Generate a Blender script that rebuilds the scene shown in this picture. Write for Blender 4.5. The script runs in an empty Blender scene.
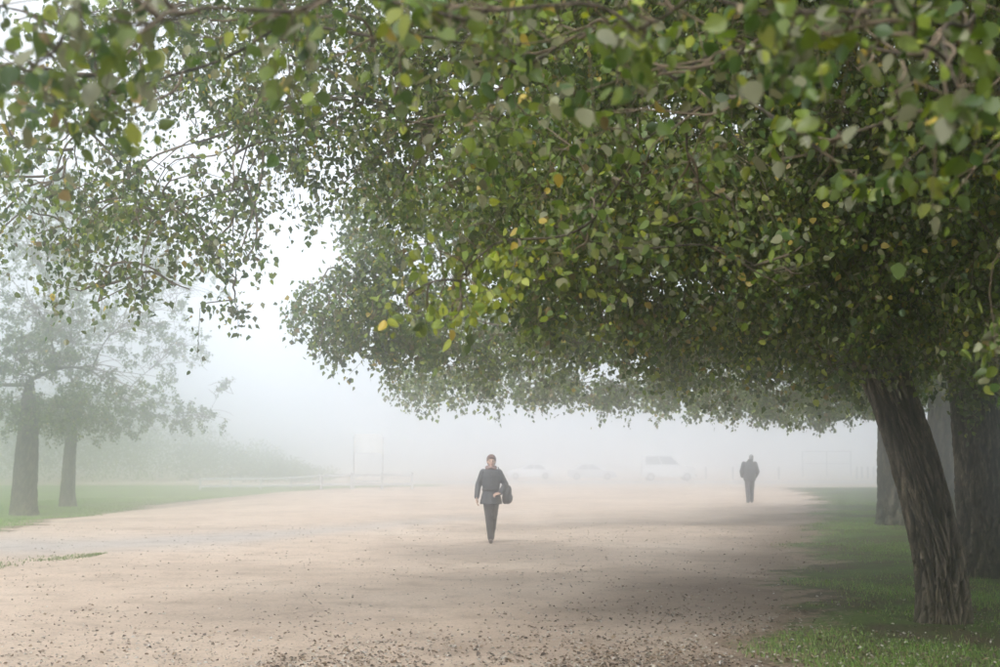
import bpy, bmesh, math, random
import numpy as np
from mathutils import Vector, Matrix

# ------------------------------------------------------------------ camera, sky, sun, exposure
scene = bpy.context.scene
COL = scene.collection
rng = np.random.default_rng(11)
random.seed(5)

EYE = 1.66
PITCH = math.radians(5.06)
FPX = 50.0 / 36.0 * 1000.0            # focal length in photo pixels

cam_data = bpy.data.cameras.new('camera')
cam = bpy.data.objects.new('camera', cam_data)
COL.objects.link(cam)
cam.location = (0, 0, EYE)
cam.rotation_euler = (math.radians(90) + PITCH, 0, 0)
cam_data.lens = 50
cam_data.sensor_width = 36
cam_data.clip_start = 0.05
cam_data.clip_end = 3000
cam_data.dof.use_dof = True
cam_data.dof.focus_distance = 15.0
cam_data.dof.aperture_fstop = 2.8
scene.camera = cam

SUN_ELEV = math.radians(46)
SUN_AZ = math.radians(-160)           # measured from +Y towards +X: behind the viewpoint, to the left
world = bpy.data.worlds.new('World')
scene.world = world
world.use_nodes = True
wn = world.node_tree
wn.nodes.clear()
sky = wn.nodes.new('ShaderNodeTexSky')
sky.sky_type = 'NISHITA'
sky.sun_disc = False
sky.sun_elevation = SUN_ELEV
sky.sun_rotation = SUN_AZ
sky.air_density = 1.0
sky.dust_density = 4.0
hsv = wn.nodes.new('ShaderNodeHueSaturation')
hsv.inputs['Saturation'].default_value = 0.10
bg = wn.nodes.new('ShaderNodeBackground')
bg.inputs['Strength'].default_value = 0.15
wo = wn.nodes.new('ShaderNodeOutputWorld')
wn.links.new(sky.outputs[0], hsv.inputs['Color'])
wtint = wn.nodes.new('ShaderNodeMix')          # milky overcast tone
wtint.data_type = 'RGBA'
wtint.blend_type = 'MULTIPLY'
wtint.inputs['Factor'].default_value = 1.0
wtint.inputs['B'].default_value = (0.945, 0.99, 1.065, 1)
wflat = wn.nodes.new('ShaderNodeMix')          # cloud evens the sky out
wflat.data_type = 'RGBA'
wflat.inputs['Factor'].default_value = 0.65
wflat.inputs['B'].default_value = (6.0, 6.0, 6.0, 1)
wn.links.new(hsv.outputs[0], wflat.inputs['A'])
wn.links.new(wflat.outputs['Result'], wtint.inputs['A'])
wn.links.new(wtint.outputs['Result'], bg.inputs['Color'])
wn.links.new(bg.outputs[0], wo.inputs['Surface'])

sun_data = bpy.data.lights.new('sun', 'SUN')
sun_data.energy = 1.5
sun_data.angle = math.radians(25)
sun_data.color = (1.0, 0.965, 0.92)
sun = bpy.data.objects.new('sun', sun_data)
COL.objects.link(sun)
sd = Vector((math.sin(SUN_AZ) * math.cos(SUN_ELEV), math.cos(SUN_AZ) * math.cos(SUN_ELEV), math.sin(SUN_ELEV)))
sun.rotation_euler = sd.to_track_quat('Z', 'Y').to_euler()
sun.location = (0, 0, 40)

scene.render.engine = 'CYCLES'
cy = scene.cycles
cy.max_bounces = 8
cy.diffuse_bounces = 3
cy.glossy_bounces = 2
cy.transmission_bounces = 2
cy.volume_bounces = 6
cy.transparent_max_bounces = 8
cy.use_denoising = True
cy.use_adaptive_sampling = True
cy.adaptive_threshold = 0.02
cy.caustics_reflective = False
cy.caustics_refractive = False
cy.sample_clamp_indirect = 6
scene.view_settings.view_transform = 'Standard'
scene.view_settings.look = 'None'
scene.view_settings.gamma = 1.0
scene.view_settings.use_curve_mapping = False
scene.view_settings.exposure = 0.98

HAZE_DENSITY = 0.016

# ------------------------------------------------------------------ geometry helpers
_f = np.array((0, math.cos(PITCH), math.sin(PITCH)))
_u = np.array((0, -math.sin(PITCH), math.cos(PITCH)))


def ray(x, y):
    return _f * FPX + np.array((1.0, 0, 0)) * (x - 500) + _u * (333.5 - y)


def P(x, y, Y):
    """Point at depth Y metres in front of the viewpoint seen in direction (x, y)."""
    d = ray(x, y)
    s = Y / d[1]
    return np.array((d[0] * s, Y, EYE + d[2] * s))


def sstep(a, b, v):
    t = np.clip((v - a) / (b - a), 0, 1)
    return t * t * (3 - 2 * t)


def ground_z(x, y):
    """Height of the ground: gentle undulation, a shallow hollow on the left, a slow fall far behind."""
    b = (0.014 * np.sin(x * 0.9 + 1.3 * np.sin(y * 0.31)) + 0.012 * np.sin(y * 0.73 + x * 0.37 + 1.0)
         + 0.006 * np.sin(x * 2.3 + y * 1.7) + 0.005 * np.sin(x * -1.9 + y * 2.9 + 2.0))
    b = b * np.clip(1.0 - np.abs(y - 30) / 120, 0, 1)
    b = b - 0.62 * sstep(58, 125, y)
    return b - 0.55 * sstep(28, 52, y) * sstep(-8, -17, x) * (1 - sstep(60, 120, y))


def G(x, y):
    """Spot on the ground in direction (x, y)."""
    d = ray(x, y)
    z = 0.0
    for k in range(60):
        s = (z - EYE) / d[2]
        z = 0.5 * z + 0.5 * float(ground_z(d[0] * s, d[1] * s))
    return np.array((d[0] * s, d[1] * s, z))


def tag(o, label=None, cat=None, group=None, kind=None):
    if label: o['label'] = label
    if cat: o['category'] = cat
    if group: o['group'] = group
    if kind: o['kind'] = kind
    return o


def link(name, me, mat=None, parent=None, loc=None):
    o = bpy.data.objects.new(name, me)
    COL.objects.link(o)
    if mat is not None and me is not None and len(me.materials) == 0:
        me.materials.append(mat)
    if parent is not None:
        o.parent = parent
    if loc is not None:
        o.location = tuple(float(v) for v in loc)
    return o


def empty(name, loc=(0, 0, 0), rz=0.0):
    o = bpy.data.objects.new(name, None)
    COL.objects.link(o)
    o.empty_display_size = 0.2
    o.location = tuple(float(v) for v in loc)
    o.rotation_euler = (0, 0, rz)
    return o


def mesh_np(name, V, F, smooth=False, colors=None):
    """Mesh from numpy arrays; F is (n,3) or (n,4)."""
    V = np.ascontiguousarray(V, dtype=np.float32)
    F = np.ascontiguousarray(F, dtype=np.int32)
    me = bpy.data.meshes.new(name)
    n, k = F.shape
    me.vertices.add(len(V))
    me.vertices.foreach_set('co', V.ravel())
    me.loops.add(n * k)
    me.loops.foreach_set('vertex_index', F.ravel())
    me.polygons.add(n)
    me.polygons.foreach_set('loop_start', np.arange(0, n * k, k, dtype=np.int32))
    if smooth:
        me.polygons.foreach_set('use_smooth', np.ones(n, dtype=bool))
    if colors is not None:
        ca = me.color_attributes.new('tint', 'FLOAT_COLOR', 'POINT')
        c4 = np.ones((len(V), 4), dtype=np.float32)
        c4[:, :3] = colors
        ca.data.foreach_set('color', c4.ravel())
    me.update(calc_edges=True)
    me.validate()
    return me


def tubes(pts, rad, sides, caps=False):
    """pts (M,K,3), rad (M,K) -> verts, quad faces of M tapered tubes."""
    M, K, _ = pts.shape
    t = np.gradient(pts, axis=1)
    t /= np.linalg.norm(t, axis=2, keepdims=True) + 1e-9
    ref = np.zeros_like(t)
    ref[..., 0] = 1.0
    par = np.abs((t * ref).sum(2)) > 0.9
    ref[par] = (0, 1, 0)
    a = np.cross(t, ref)
    a /= np.linalg.norm(a, axis=2, keepdims=True) + 1e-9
    b = np.cross(t, a)
    ang = np.linspace(0, 2 * np.pi, sides, endpoint=False)
    ring = (a[:, :, None, :] * np.cos(ang)[None, None, :, None] + b[:, :, None, :] * np.sin(ang)[None, None, :, None])
    V = pts[:, :, None, :] + ring * rad[:, :, None, None]
    V = V.reshape(-1, 3)
    m = np.arange(M)[:, None, None] * (K * sides)
    k = np.arange(K - 1)[None, :, None] * sides
    s = np.arange(sides)[None, None, :]
    s2 = (s + 1) % sides
    F = np.stack([m + k + s, m + k + s2, m + k + sides + s2, m + k + sides + s], axis=-1).reshape(-1, 4)
    return V, F


def bez(p0, p1, p2, K):
    t = np.linspace(0, 1, K)[:, None]
    return (1 - t) ** 2 * p0 + 2 * t * (1 - t) * p1 + t ** 2 * p2


def value_noise(u, v, pu, seed):
    """Smooth 2-D value noise, periodic in u with period pu cells."""
    r = np.random.default_rng(seed)
    T = r.random((pu, 512))
    iu = np.floor(u).astype(int)
    iv = np.floor(v).astype(int)
    fu = u - iu
    fv = v - iv
    fu = fu * fu * (3 - 2 * fu)
    fv = fv * fv * (3 - 2 * fv)
    a = T[iu % pu, iv % 512]
    b = T[(iu + 1) % pu, iv % 512]
    c = T[iu % pu, (iv + 1) % 512]
    d = T[(iu + 1) % pu, (iv + 1) % 512]
    return (a * (1 - fu) + b * fu) * (1 - fv) + (c * (1 - fu) + d * fu) * fv


def box_bm(bm, cx, cy, cz, sx, sy, sz, bevel=0.0):
    r = bmesh.ops.create_cube(bm, size=1.0)
    vs = r['verts']
    bmesh.ops.scale(bm, vec=(sx, sy, sz), verts=vs)
    bmesh.ops.translate(bm, vec=(cx, cy, cz), verts=vs)
    if bevel > 0:
        es = list({e for v in vs for e in v.link_edges})
        bmesh.ops.bevel(bm, geom=es, offset=bevel, segments=2, affect='EDGES', profile=0.6)


def bm_mesh(name, bm, smooth=False):
    me = bpy.data.meshes.new(name)
    bm.to_mesh(me)
    bm.free()
    if smooth:
        me.polygons.foreach_set('use_smooth', np.ones(len(me.polygons), dtype=bool))
    return me


def box_me(name, c, s, bevel=0.0):
    bm = bmesh.new()
    box_bm(bm, c[0], c[1], c[2], s[0], s[1], s[2], bevel)
    return bm_mesh(name, bm)


# ------------------------------------------------------------------ materials
def new_mat(name):
    m = bpy.data.materials.new(name)
    m.use_nodes = True
    nt = m.node_tree
    b = nt.nodes['Principled BSDF']
    return m, nt, b


def N(nt, kind, **kw):
    n = nt.nodes.new(kind)
    for k, v in kw.items():
        if k.startswith('i_'):
            key = k[2:].replace('_', ' ')
            n.inputs[key].default_value = v
        else:
            setattr(n, k, v)
    return n


def ramp(nt, stops, interp='LINEAR'):
    r = nt.nodes.new('ShaderNodeValToRGB')
    r.color_ramp.interpolation = interp
    el = r.color_ramp.elements
    while len(el) > 1:
        el.remove(el[-1])
    for i, (p, c) in enumerate(stops):
        e = el[0] if i == 0 else el.new(p)
        e.position = p
        e.color = (c[0], c[1], c[2], 1)
    return r


def plain(name, col, rough=0.7, metallic=0.0, scale=18.0, var=0.25, bump=0.15):
    m, nt, b = new_mat(name)
    tc = N(nt, 'ShaderNodeTexCoord')
    no = N(nt, 'ShaderNodeTexNoise', i_Scale=scale, i_Detail=5.0, i_Roughness=0.6)
    nt.links.new(tc.outputs['Object'], no.inputs['Vector'])
    r = ramp(nt, [(0.3, [c * (1 - var) for c in col]), (0.7, [min(1, c * (1 + var)) for c in col])])
    nt.links.new(no.outputs['Fac'], r.inputs['Fac'])
    nt.links.new(r.outputs['Color'], b.inputs['Base Color'])
    b.inputs['Roughness'].default_value = rough
    b.inputs['Metallic'].default_value = metallic
    if bump > 0:
        bp = N(nt, 'ShaderNodeBump', i_Strength=bump, i_Distance=0.02)
        nt.links.new(no.outputs['Fac'], bp.inputs['Height'])
        nt.links.new(bp.outputs['Normal'], b.inputs['Normal'])
    return m


def leaf_material(name, trans=0.40):
    m, nt, b = new_mat(name)
    at = N(nt, 'ShaderNodeAttribute', attribute_name='tint')
    nt.links.new(at.outputs['Color'], b.inputs['Base Color'])
    b.inputs['Roughness'].default_value = 0.42
    b.inputs['Specular IOR Level'].default_value = 0.45
    tr = N(nt, 'ShaderNodeBsdfTranslucent')
    br = N(nt, 'ShaderNodeHueSaturation', i_Saturation=1.15, i_Value=1.35)
    nt.links.new(at.outputs['Color'], br.inputs['Color'])
    nt.links.new(br.outputs['Color'], tr.inputs['Color'])
    mx = N(nt, 'ShaderNodeMixShader')
    mx.inputs[0].default_value = trans
    nt.links.new(b.outputs[0], mx.inputs[1])
    nt.links.new(tr.outputs[0], mx.inputs[2])
    nt.links.new(mx.outputs[0], nt.nodes['Material Output'].inputs['Surface'])
    return m


def bark_material(name, dark, light, warm):
    m, nt, b = new_mat(name)
    tc = N(nt, 'ShaderNodeTexCoord')
    mp = N(nt, 'ShaderNodeMapping')
    mp.inputs['Scale'].default_value = (9, 9, 2.2)
    nt.links.new(tc.outputs['Object'], mp.inputs['Vector'])
    n1 = N(nt, 'ShaderNodeTexNoise', i_Scale=3.0, i_Detail=8.0, i_Roughness=0.7)
    nt.links.new(mp.outputs['Vector'], n1.inputs['Vector'])
    n2 = N(nt, 'ShaderNodeTexNoise', i_Scale=1.3, i_Detail=4.0)
    nt.links.new(tc.outputs['Object'], n2.inputs['Vector'])
    r1 = ramp(nt, [(0.32, dark), (0.52, light), (0.7, warm)])
    nt.links.new(n1.outputs['Fac'], r1.inputs['Fac'])
    at = N(nt, 'ShaderNodeAttribute', attribute_name='tint')      # furrow depth of the bark
    mx = N(nt, 'ShaderNodeMix', data_type='RGBA', blend_type='MULTIPLY')
    mx.inputs['Factor'].default_value = 1.0
    nt.links.new(r1.outputs['Color'], mx.inputs['A'])
    nt.links.new(at.outputs['Color'], mx.inputs['B'])
    r2 = ramp(nt, [(0.35, (0.75, 0.75, 0.75)), (0.65, (1.1, 1.08, 1.0))])
    nt.links.new(n2.outputs['Fac'], r2.inputs['Fac'])
    mx2 = N(nt, 'ShaderNodeMix', data_type='RGBA', blend_type='MULTIPLY')
    mx2.inputs['Factor'].default_value = 1.0
    nt.links.new(mx.outputs['Result'], mx2.inputs['A'])
    nt.links.new(r2.outputs['Color'], mx2.inputs['B'])
    nt.links.new(mx2.outputs['Result'], b.inputs['Base Color'])
    b.inputs['Roughness'].default_value = 0.9
    b.inputs['Specular IOR Level'].default_value = 0.2
    bp = N(nt, 'ShaderNodeBump', i_Strength=0.6, i_Distance=0.02)
    nt.links.new(n1.outputs['Fac'], bp.inputs['Height'])
    nt.links.new(bp.outputs['Normal'], b.inputs['Normal'])
    return m


M_LEAF = leaf_material('leaf')
M_BARK = bark_material('furrowed_bark', (0.035, 0.027, 0.02), (0.115, 0.094, 0.073), (0.29, 0.235, 0.175))
M_BARK_GREY = bark_material('grey_bark', (0.045, 0.04, 0.033), (0.13, 0.115, 0.09), (0.21, 0.19, 0.15))
M_TWIG = plain('twig_bark', (0.13, 0.095, 0.06), 0.85, scale=30)


def sand_material():
    m, nt, b = new_mat('sandy_ground')
    tc = N(nt, 'ShaderNodeTexCoord')
    big = N(nt, 'ShaderNodeTexNoise', i_Scale=0.22, i_Detail=5.0, i_Roughness=0.6)
    mid = N(nt, 'ShaderNodeTexNoise', i_Scale=1.6, i_Detail=6.0, i_Roughness=0.65)
    fine = N(nt, 'ShaderNodeTexNoise', i_Scale=22.0, i_Detail=8.0, i_Roughness=0.8)
    for n in (big, mid, fine):
        nt.links.new(tc.outputs['Object'], n.inputs['Vector'])
    r1 = ramp(nt, [(0.30, (0.36, 0.285, 0.22)), (0.5, (0.47, 0.37, 0.285)), (0.72, (0.53, 0.435, 0.345))])
    nt.links.new(big.outputs['Fac'], r1.inputs['Fac'])
    r2 = ramp(nt, [(0.30, (0.72, 0.70, 0.68)), (0.5, (1.0, 1.0, 1.0)), (0.75, (1.1, 1.1, 1.1))])
    nt.links.new(mid.outputs['Fac'], r2.inputs['Fac'])
    r3 = ramp(nt, [(0.34, (0.50, 0.48, 0.46)), (0.46, (0.95, 0.95, 0.95)), (0.55, (1.04, 1.04, 1.04)), (0.68, (1.22, 1.21, 1.19))])
    nt.links.new(fine.outputs['Fac'], r3.inputs['Fac'])
    at = N(nt, 'ShaderNodeAttribute', attribute_name='tint')      # r gravel, g damp leaf soil plus painted canopy shade
    sep = N(nt, 'ShaderNodeSeparateColor')
    nt.links.new(at.outputs['Color'], sep.inputs['Color'])
    gm = N(nt, 'ShaderNodeMix', data_type='RGBA')
    nt.links.new(sep.outputs[0], gm.inputs['Factor'])
    nt.links.new(r1.outputs['Color'], gm.inputs['A'])
    gm.inputs['B'].default_value = (0.37, 0.34, 0.31, 1)
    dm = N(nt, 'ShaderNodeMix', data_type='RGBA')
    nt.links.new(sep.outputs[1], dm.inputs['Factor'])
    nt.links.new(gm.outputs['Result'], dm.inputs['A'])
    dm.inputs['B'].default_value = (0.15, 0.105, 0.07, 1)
    a = N(nt, 'ShaderNodeMix', data_type='RGBA', blend_type='MULTIPLY')
    a.inputs['Factor'].default_value = 1.0
    nt.links.new(dm.outputs['Result'], a.inputs['A'])
    nt.links.new(r2.outputs['Color'], a.inputs['B'])
    c = N(nt, 'ShaderNodeMix', data_type='RGBA', blend_type='MULTIPLY')
    c.inputs['Factor'].default_value = 1.0
    nt.links.new(a.outputs['Result'], c.inputs['A'])
    nt.links.new(r3.outputs['Color'], c.inputs['B'])
    nt.links.new(c.outputs['Result'], b.inputs['Base Color'])
    b.inputs['Roughness'].default_value = 0.95
    b.inputs['Specular IOR Level'].default_value = 0.15
    mth = N(nt, 'ShaderNodeMath', operation='MULTIPLY_ADD')
    nt.links.new(mid.outputs['Fac'], mth.inputs[0])
    mth.inputs[1].default_value = 2.0
    nt.links.new(fine.outputs['Fac'], mth.inputs[2])
    bp = N(nt, 'ShaderNodeBump', i_Strength=0.7, i_Distance=0.03)
    nt.links.new(mth.outputs[0], bp.inputs['Height'])
    nt.links.new(bp.outputs['Normal'], b.inputs['Normal'])
    return m


def turf_material(name, cols, stops=(0.36, 0.46, 0.56, 0.7)):
    m, nt, b = new_mat(name)
    tc = N(nt, 'ShaderNodeTexCoord')
    n1 = N(nt, 'ShaderNodeTexNoise', i_Scale=0.9, i_Detail=6.0, i_Roughness=0.65)
    n2 = N(nt, 'ShaderNodeTexNoise', i_Scale=26.0, i_Detail=4.0, i_Roughness=0.7)
    for n in (n1, n2):
        nt.links.new(tc.outputs['Object'], n.inputs['Vector'])
    r1 = ramp(nt, list(zip(stops, cols)))
    nt.links.new(n1.outputs['Fac'], r1.inputs['Fac'])
    r2 = ramp(nt, [(0.3, (0.5, 0.5, 0.5)), (0.55, (1, 1, 1)), (0.75, (1.3, 1.3, 1.2))])
    nt.links.new(n2.outputs['Fac'], r2.inputs['Fac'])
    c = N(nt, 'ShaderNodeMix', data_type='RGBA', blend_type='MULTIPLY')
    c.inputs['Factor'].default_value = 1.0
    at = N(nt, 'ShaderNodeAttribute', attribute_name='tint')      # how far in from the worn edge
    n3 = N(nt, 'ShaderNodeTexNoise', i_Scale=2.6, i_Detail=6.0, i_Roughness=0.7)
    nt.links.new(tc.outputs['Object'], n3.inputs['Vector'])
    ad = N(nt, 'ShaderNodeMath', operation='MULTIPLY_ADD')
    nt.links.new(n3.outputs['Fac'], ad.inputs[0])
    ad.inputs[1].default_value = 1.5
    nt.links.new(at.outputs['Fac'], ad.inputs[2])
    rr = ramp(nt, [(0.80, (0, 0, 0)), (1.0, (1, 1, 1))])
    nt.links.new(ad.outputs[0], rr.inputs['Fac'])
    em = N(nt, 'ShaderNodeMix', data_type='RGBA')
    nt.links.new(rr.outputs['Color'], em.inputs['Factor'])
    em.inputs['A'].default_value = (0.27, 0.20, 0.145, 1)
    nt.links.new(r1.outputs['Color'], em.inputs['B'])
    nt.links.new(em.outputs['Result'], c.inputs['A'])
    nt.links.new(r2.outputs['Color'], c.inputs['B'])
    nt.links.new(c.outputs['Result'], b.inputs['Base Color'])
    b.inputs['Roughness'].default_value = 0.95
    b.inputs['Specular IOR Level'].default_value = 0.1
    bp = N(nt, 'ShaderNodeBump', i_Strength=0.8, i_Distance=0.05)
    nt.links.new(n2.outputs['Fac'], bp.inputs['Height'])
    nt.links.new(bp.outputs['Normal'], b.inputs['Normal'])
    return m


M_SAND = sand_material()
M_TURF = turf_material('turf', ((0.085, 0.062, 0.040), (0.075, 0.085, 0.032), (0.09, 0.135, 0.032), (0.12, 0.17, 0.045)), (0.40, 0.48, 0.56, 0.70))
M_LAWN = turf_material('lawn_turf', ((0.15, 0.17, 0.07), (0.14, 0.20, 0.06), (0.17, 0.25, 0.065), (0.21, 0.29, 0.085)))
M_ASPHALT = plain('asphalt', (0.32, 0.29, 0.26), 0.9, scale=6)
M_BLADE = leaf_material('grass_blade', 0.3)

# ------------------------------------------------------------------ ground
def verge_edge(y):
    """X of the boundary between the path and the grass under the trees on the right."""
    e = np.interp(y, [-40, 4, 11, 16, 27, 40, 52, 64, 90, 400], [-3, 0.9, 2.7, 3.5, 6.2, 9.3, 12.4, 14.5, 18, 60])
    return e - 0.6 + 0.28 * np.sin(y * 0.9) + 0.18 * np.sin(y * 2.3 + 1) + 0.10 * np.sin(y * 5.1 + 2)


def lawn_edge(y):
    e = np.interp(y, [-40, 0, 14, 24, 31, 40, 49, 62, 70, 77, 84, 95, 400], [-10, -10.5, -10.5, -11.6, -11.2, -12.6, -13.9, -15.2, -14.6, -12.0, -8, -4, -4])
    return e + 0.35 * np.sin(y * 0.55 + 2) + 0.25 * np.sin(y * 1.7) + 0.2 * np.sin(y * 4.1) + 0.15 * np.sin(y * 9.3 + 1)


def warp_axis(n, lo, hi, k):
    t = np.linspace(-1, 1, n)
    s = np.sinh(k * t) / math.sinh(k)
    return np.where(s < 0, -s * lo, s * hi)


gx = warp_axis(200, -420, 420, 5.0)
gy = np.concatenate([np.linspace(-60, 2, 25), np.linspace(2.3, 40, 170), np.geomspace(40.5, 620, 70)])
GX, GY = np.meshgrid(gx, gy, indexing='ij')
GZ = ground_z(GX, GY)
gravel_line = np.interp(GX, [-40, -11, -8, -5, 0, 6], [29, 27, 26, 29, 40, 52])
gravel = np.exp(-((GY - gravel_line) / np.where(GX < -4, 2.6, 2.0)) ** 2) * np.clip((2 - GX) / 7, 0, 1) * 0.9
mould_shade_n = np.sin(GX * 1.3 + 1.7 * np.sin(GY * 0.6)) + np.sin(GY * 0.9 + 1.3 * np.sin(GX * 1.1 + 2))
mould = np.clip((GX - verge_edge(GY) + 2.6 + 0.5 * mould_shade_n) / 3.0, 0, 1) * np.clip((60 - GY) / 20, 0, 1)  # dark leaf soil, widened as painted shade under the canopy
tint = np.stack([gravel, mould * 0.85, np.zeros_like(gravel)], -1).reshape(-1, 3)  # mould: leaf soil plus painted canopy shade
nx, ny = GX.shape
idx = np.arange(nx * ny).reshape(nx, ny)
GF = np.stack([idx[:-1, :-1], idx[1:, :-1], idx[1:, 1:], idx[:-1, 1:]], -1).reshape(-1, 4)
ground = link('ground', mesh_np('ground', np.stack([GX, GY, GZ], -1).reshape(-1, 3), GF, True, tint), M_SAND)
tag(ground, 'pale sandy open ground strewn with small stones and leaves', kind='structure')


def strip_sheet(name, ys, x0, x1, ncol, lift, mat, pw=1.0):
    t = np.linspace(0, 1, ncol) ** pw
    X = x0[:, None] * (1 - t)[None, :] + x1[:, None] * t[None, :]
    Y = np.repeat(ys[:, None], ncol, 1)
    edge = np.minimum(1, np.abs(X - x0[:, None]) / 0.5)
    Z = ground_z(X, Y) + lift * (0.35 + 0.65 * edge)
    a, b_ = X.shape
    ii = np.arange(a * b_).reshape(a, b_)
    F = np.stack([ii[:-1, :-1], ii[:-1, 1:], ii[1:, 1:], ii[1:, :-1]], -1).reshape(-1, 4)
    tn = np.clip(np.abs(X - x0[:, None]) / 2.4, 0, 1).reshape(-1, 1) * np.ones((1, 3))
    return link(name, mesh_np(name, np.stack([X, Y, Z], -1).reshape(-1, 3), F, True, tn), mat)


ys = np.concatenate([np.arange(-12, 60, 0.2), np.geomspace(60.2, 84, 60)])
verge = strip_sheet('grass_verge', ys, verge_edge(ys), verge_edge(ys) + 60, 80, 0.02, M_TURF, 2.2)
tag(verge, 'patchy grass and bare soil under the right hand trees', kind='structure')
ys = np.concatenate([np.arange(8, 60, 0.22), np.geomspace(60.2, 108, 80)])
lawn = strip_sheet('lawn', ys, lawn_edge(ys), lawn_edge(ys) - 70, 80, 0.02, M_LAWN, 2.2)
tag(lawn, 'pale green lawn under the misty trees on the left', kind='structure')
# road where the cars stand
road = link('road', mesh_np('road', np.array([[-8, 116, -.575], [260, 116, -.575], [260, 132, -.605], [-8, 132, -.605]]), np.array([[0, 1, 2, 3]])), M_ASPHALT)
tag(road, 'grey road lost in fog behind the open ground', kind='structure')


def blades(name, px, py, lift, hmin, hmax, mat, palette, w=0.006):
    n = len(px)
    h = rng.uniform(hmin, hmax, n)
    az = rng.uniform(0, 2 * np.pi, n)
    lean = rng.uniform(0.1, 0.7, n) * h
    la = rng.uniform(0, 2 * np.pi, n)
    pz = ground_z(px, py) + lift
    b = np.stack([px, py, pz], -1)
    s = np.stack([np.cos(az), np.sin(az), np.zeros(n)], -1) * w * rng.uniform(0.7, 1.5, n)[:, None]
    tip = b + np.stack([np.cos(la) * lean, np.sin(la) * lean, h], -1)
    V = np.stack([b - s, b + s, tip], 1).reshape(-1, 3)
    F = np.arange(3 * n).reshape(n, 3)
    pal = np.array(palette)
    c = pal[rng.integers(0, len(pal), n)] * rng.uniform(0.7, 1.3, n)[:, None]
    return link(name, mesh_np(name, V, F, False, np.repeat(c, 3, 0)), mat)


GRASS_PAL = [(0.14, 0.25, 0.045), (0.18, 0.30, 0.05), (0.11, 0.19, 0.035), (0.19, 0.24, 0.07), (0.2, 0.18, 0.08)]


def patch(x, y):
    return (np.sin(x * 1.1 + 1.7 * np.sin(y * 0.5)) + np.sin(y * 0.8 + 1.3 * np.sin(x * 0.9 + 2)) + 0.7 * np.sin(x * 2.7 + y * 1.9)
            + 0.5 * np.sin(x * 4.1 - y * 3.3 + 1)) / 3.2


n = 300000
py = 9.5 + 44 * rng.random(n) ** 2.0
px = verge_edge(py) - 0.5 + 9.5 * rng.random(n) ** 1.25
keep = (patch(px, py) + 0.35 * rng.standard_normal(n) > 0.32 - 0.2 * (np.abs(px - verge_edge(py) - 1.6) < 1.0)) & (px < 0.40 * py + 0.8)
keep &= (px > verge_edge(py) + 0.9 * rng.random(n) ** 0.5 * (1.0 + 0.8 * patch(px * 1.3, py * 1.3)))
px, py = px[keep], py[keep]
g1 = blades('verge_grass', px, py, 0.01, 0.02, 0.065, M_BLADE, GRASS_PAL, 0.006)
tag(g1, 'short patchy green grass blades under the right hand trees', 'grass', kind='stuff')
n = 90000
py = rng.uniform(27, 74, n)
px = lawn_edge(py) + 0.3 - 9 * rng.random(n) ** 1.3
keep = (patch(px * .7, py * .7) + 0.5 * rng.standard_normal(n) > -0.3) & (px > -0.40 * py - 1) & (lawn_edge(py) - px > 2.0 * rng.random(n) ** 0.7)
g2 = blades('lawn_grass', px[keep], py[keep], 0.01, 0.03, 0.08, M_BLADE, [(0.18, 0.29, 0.06), (0.2, 0.32, 0.07), (0.16, 0.25, 0.06)], 0.012)
tag(g2, 'short green lawn blades around the misty left trees', 'grass', kind='stuff')
n = 9000
u_ = -10 + 3.3 * rng.random(n)
px = u_
py = np.interp(u_, [-14, -9.5, -7.6, -6.3], [14.5, 18.2, 21.0, 24.4]) + rng.normal(0, 0.8, n) * np.clip((-6.3 - u_) / 1.5, 0.2, 1) + 0.35 * np.sin(u_ * 2.4)
kk = patch(px * 1.7, py * 1.7) + 0.4 * rng.standard_normal(n) > -0.05
g3 = blades('strip_grass', px[kk], py[kk], 0.004, 0.012, 0.04, M_BLADE, [(0.11, 0.19, 0.035), (0.13, 0.2, 0.045), (0.16, 0.18, 0.06)], 0.009)
tag(g3, 'tongue of short grass blades reaching in from the left edge', 'grass', kind='stuff')

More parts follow.
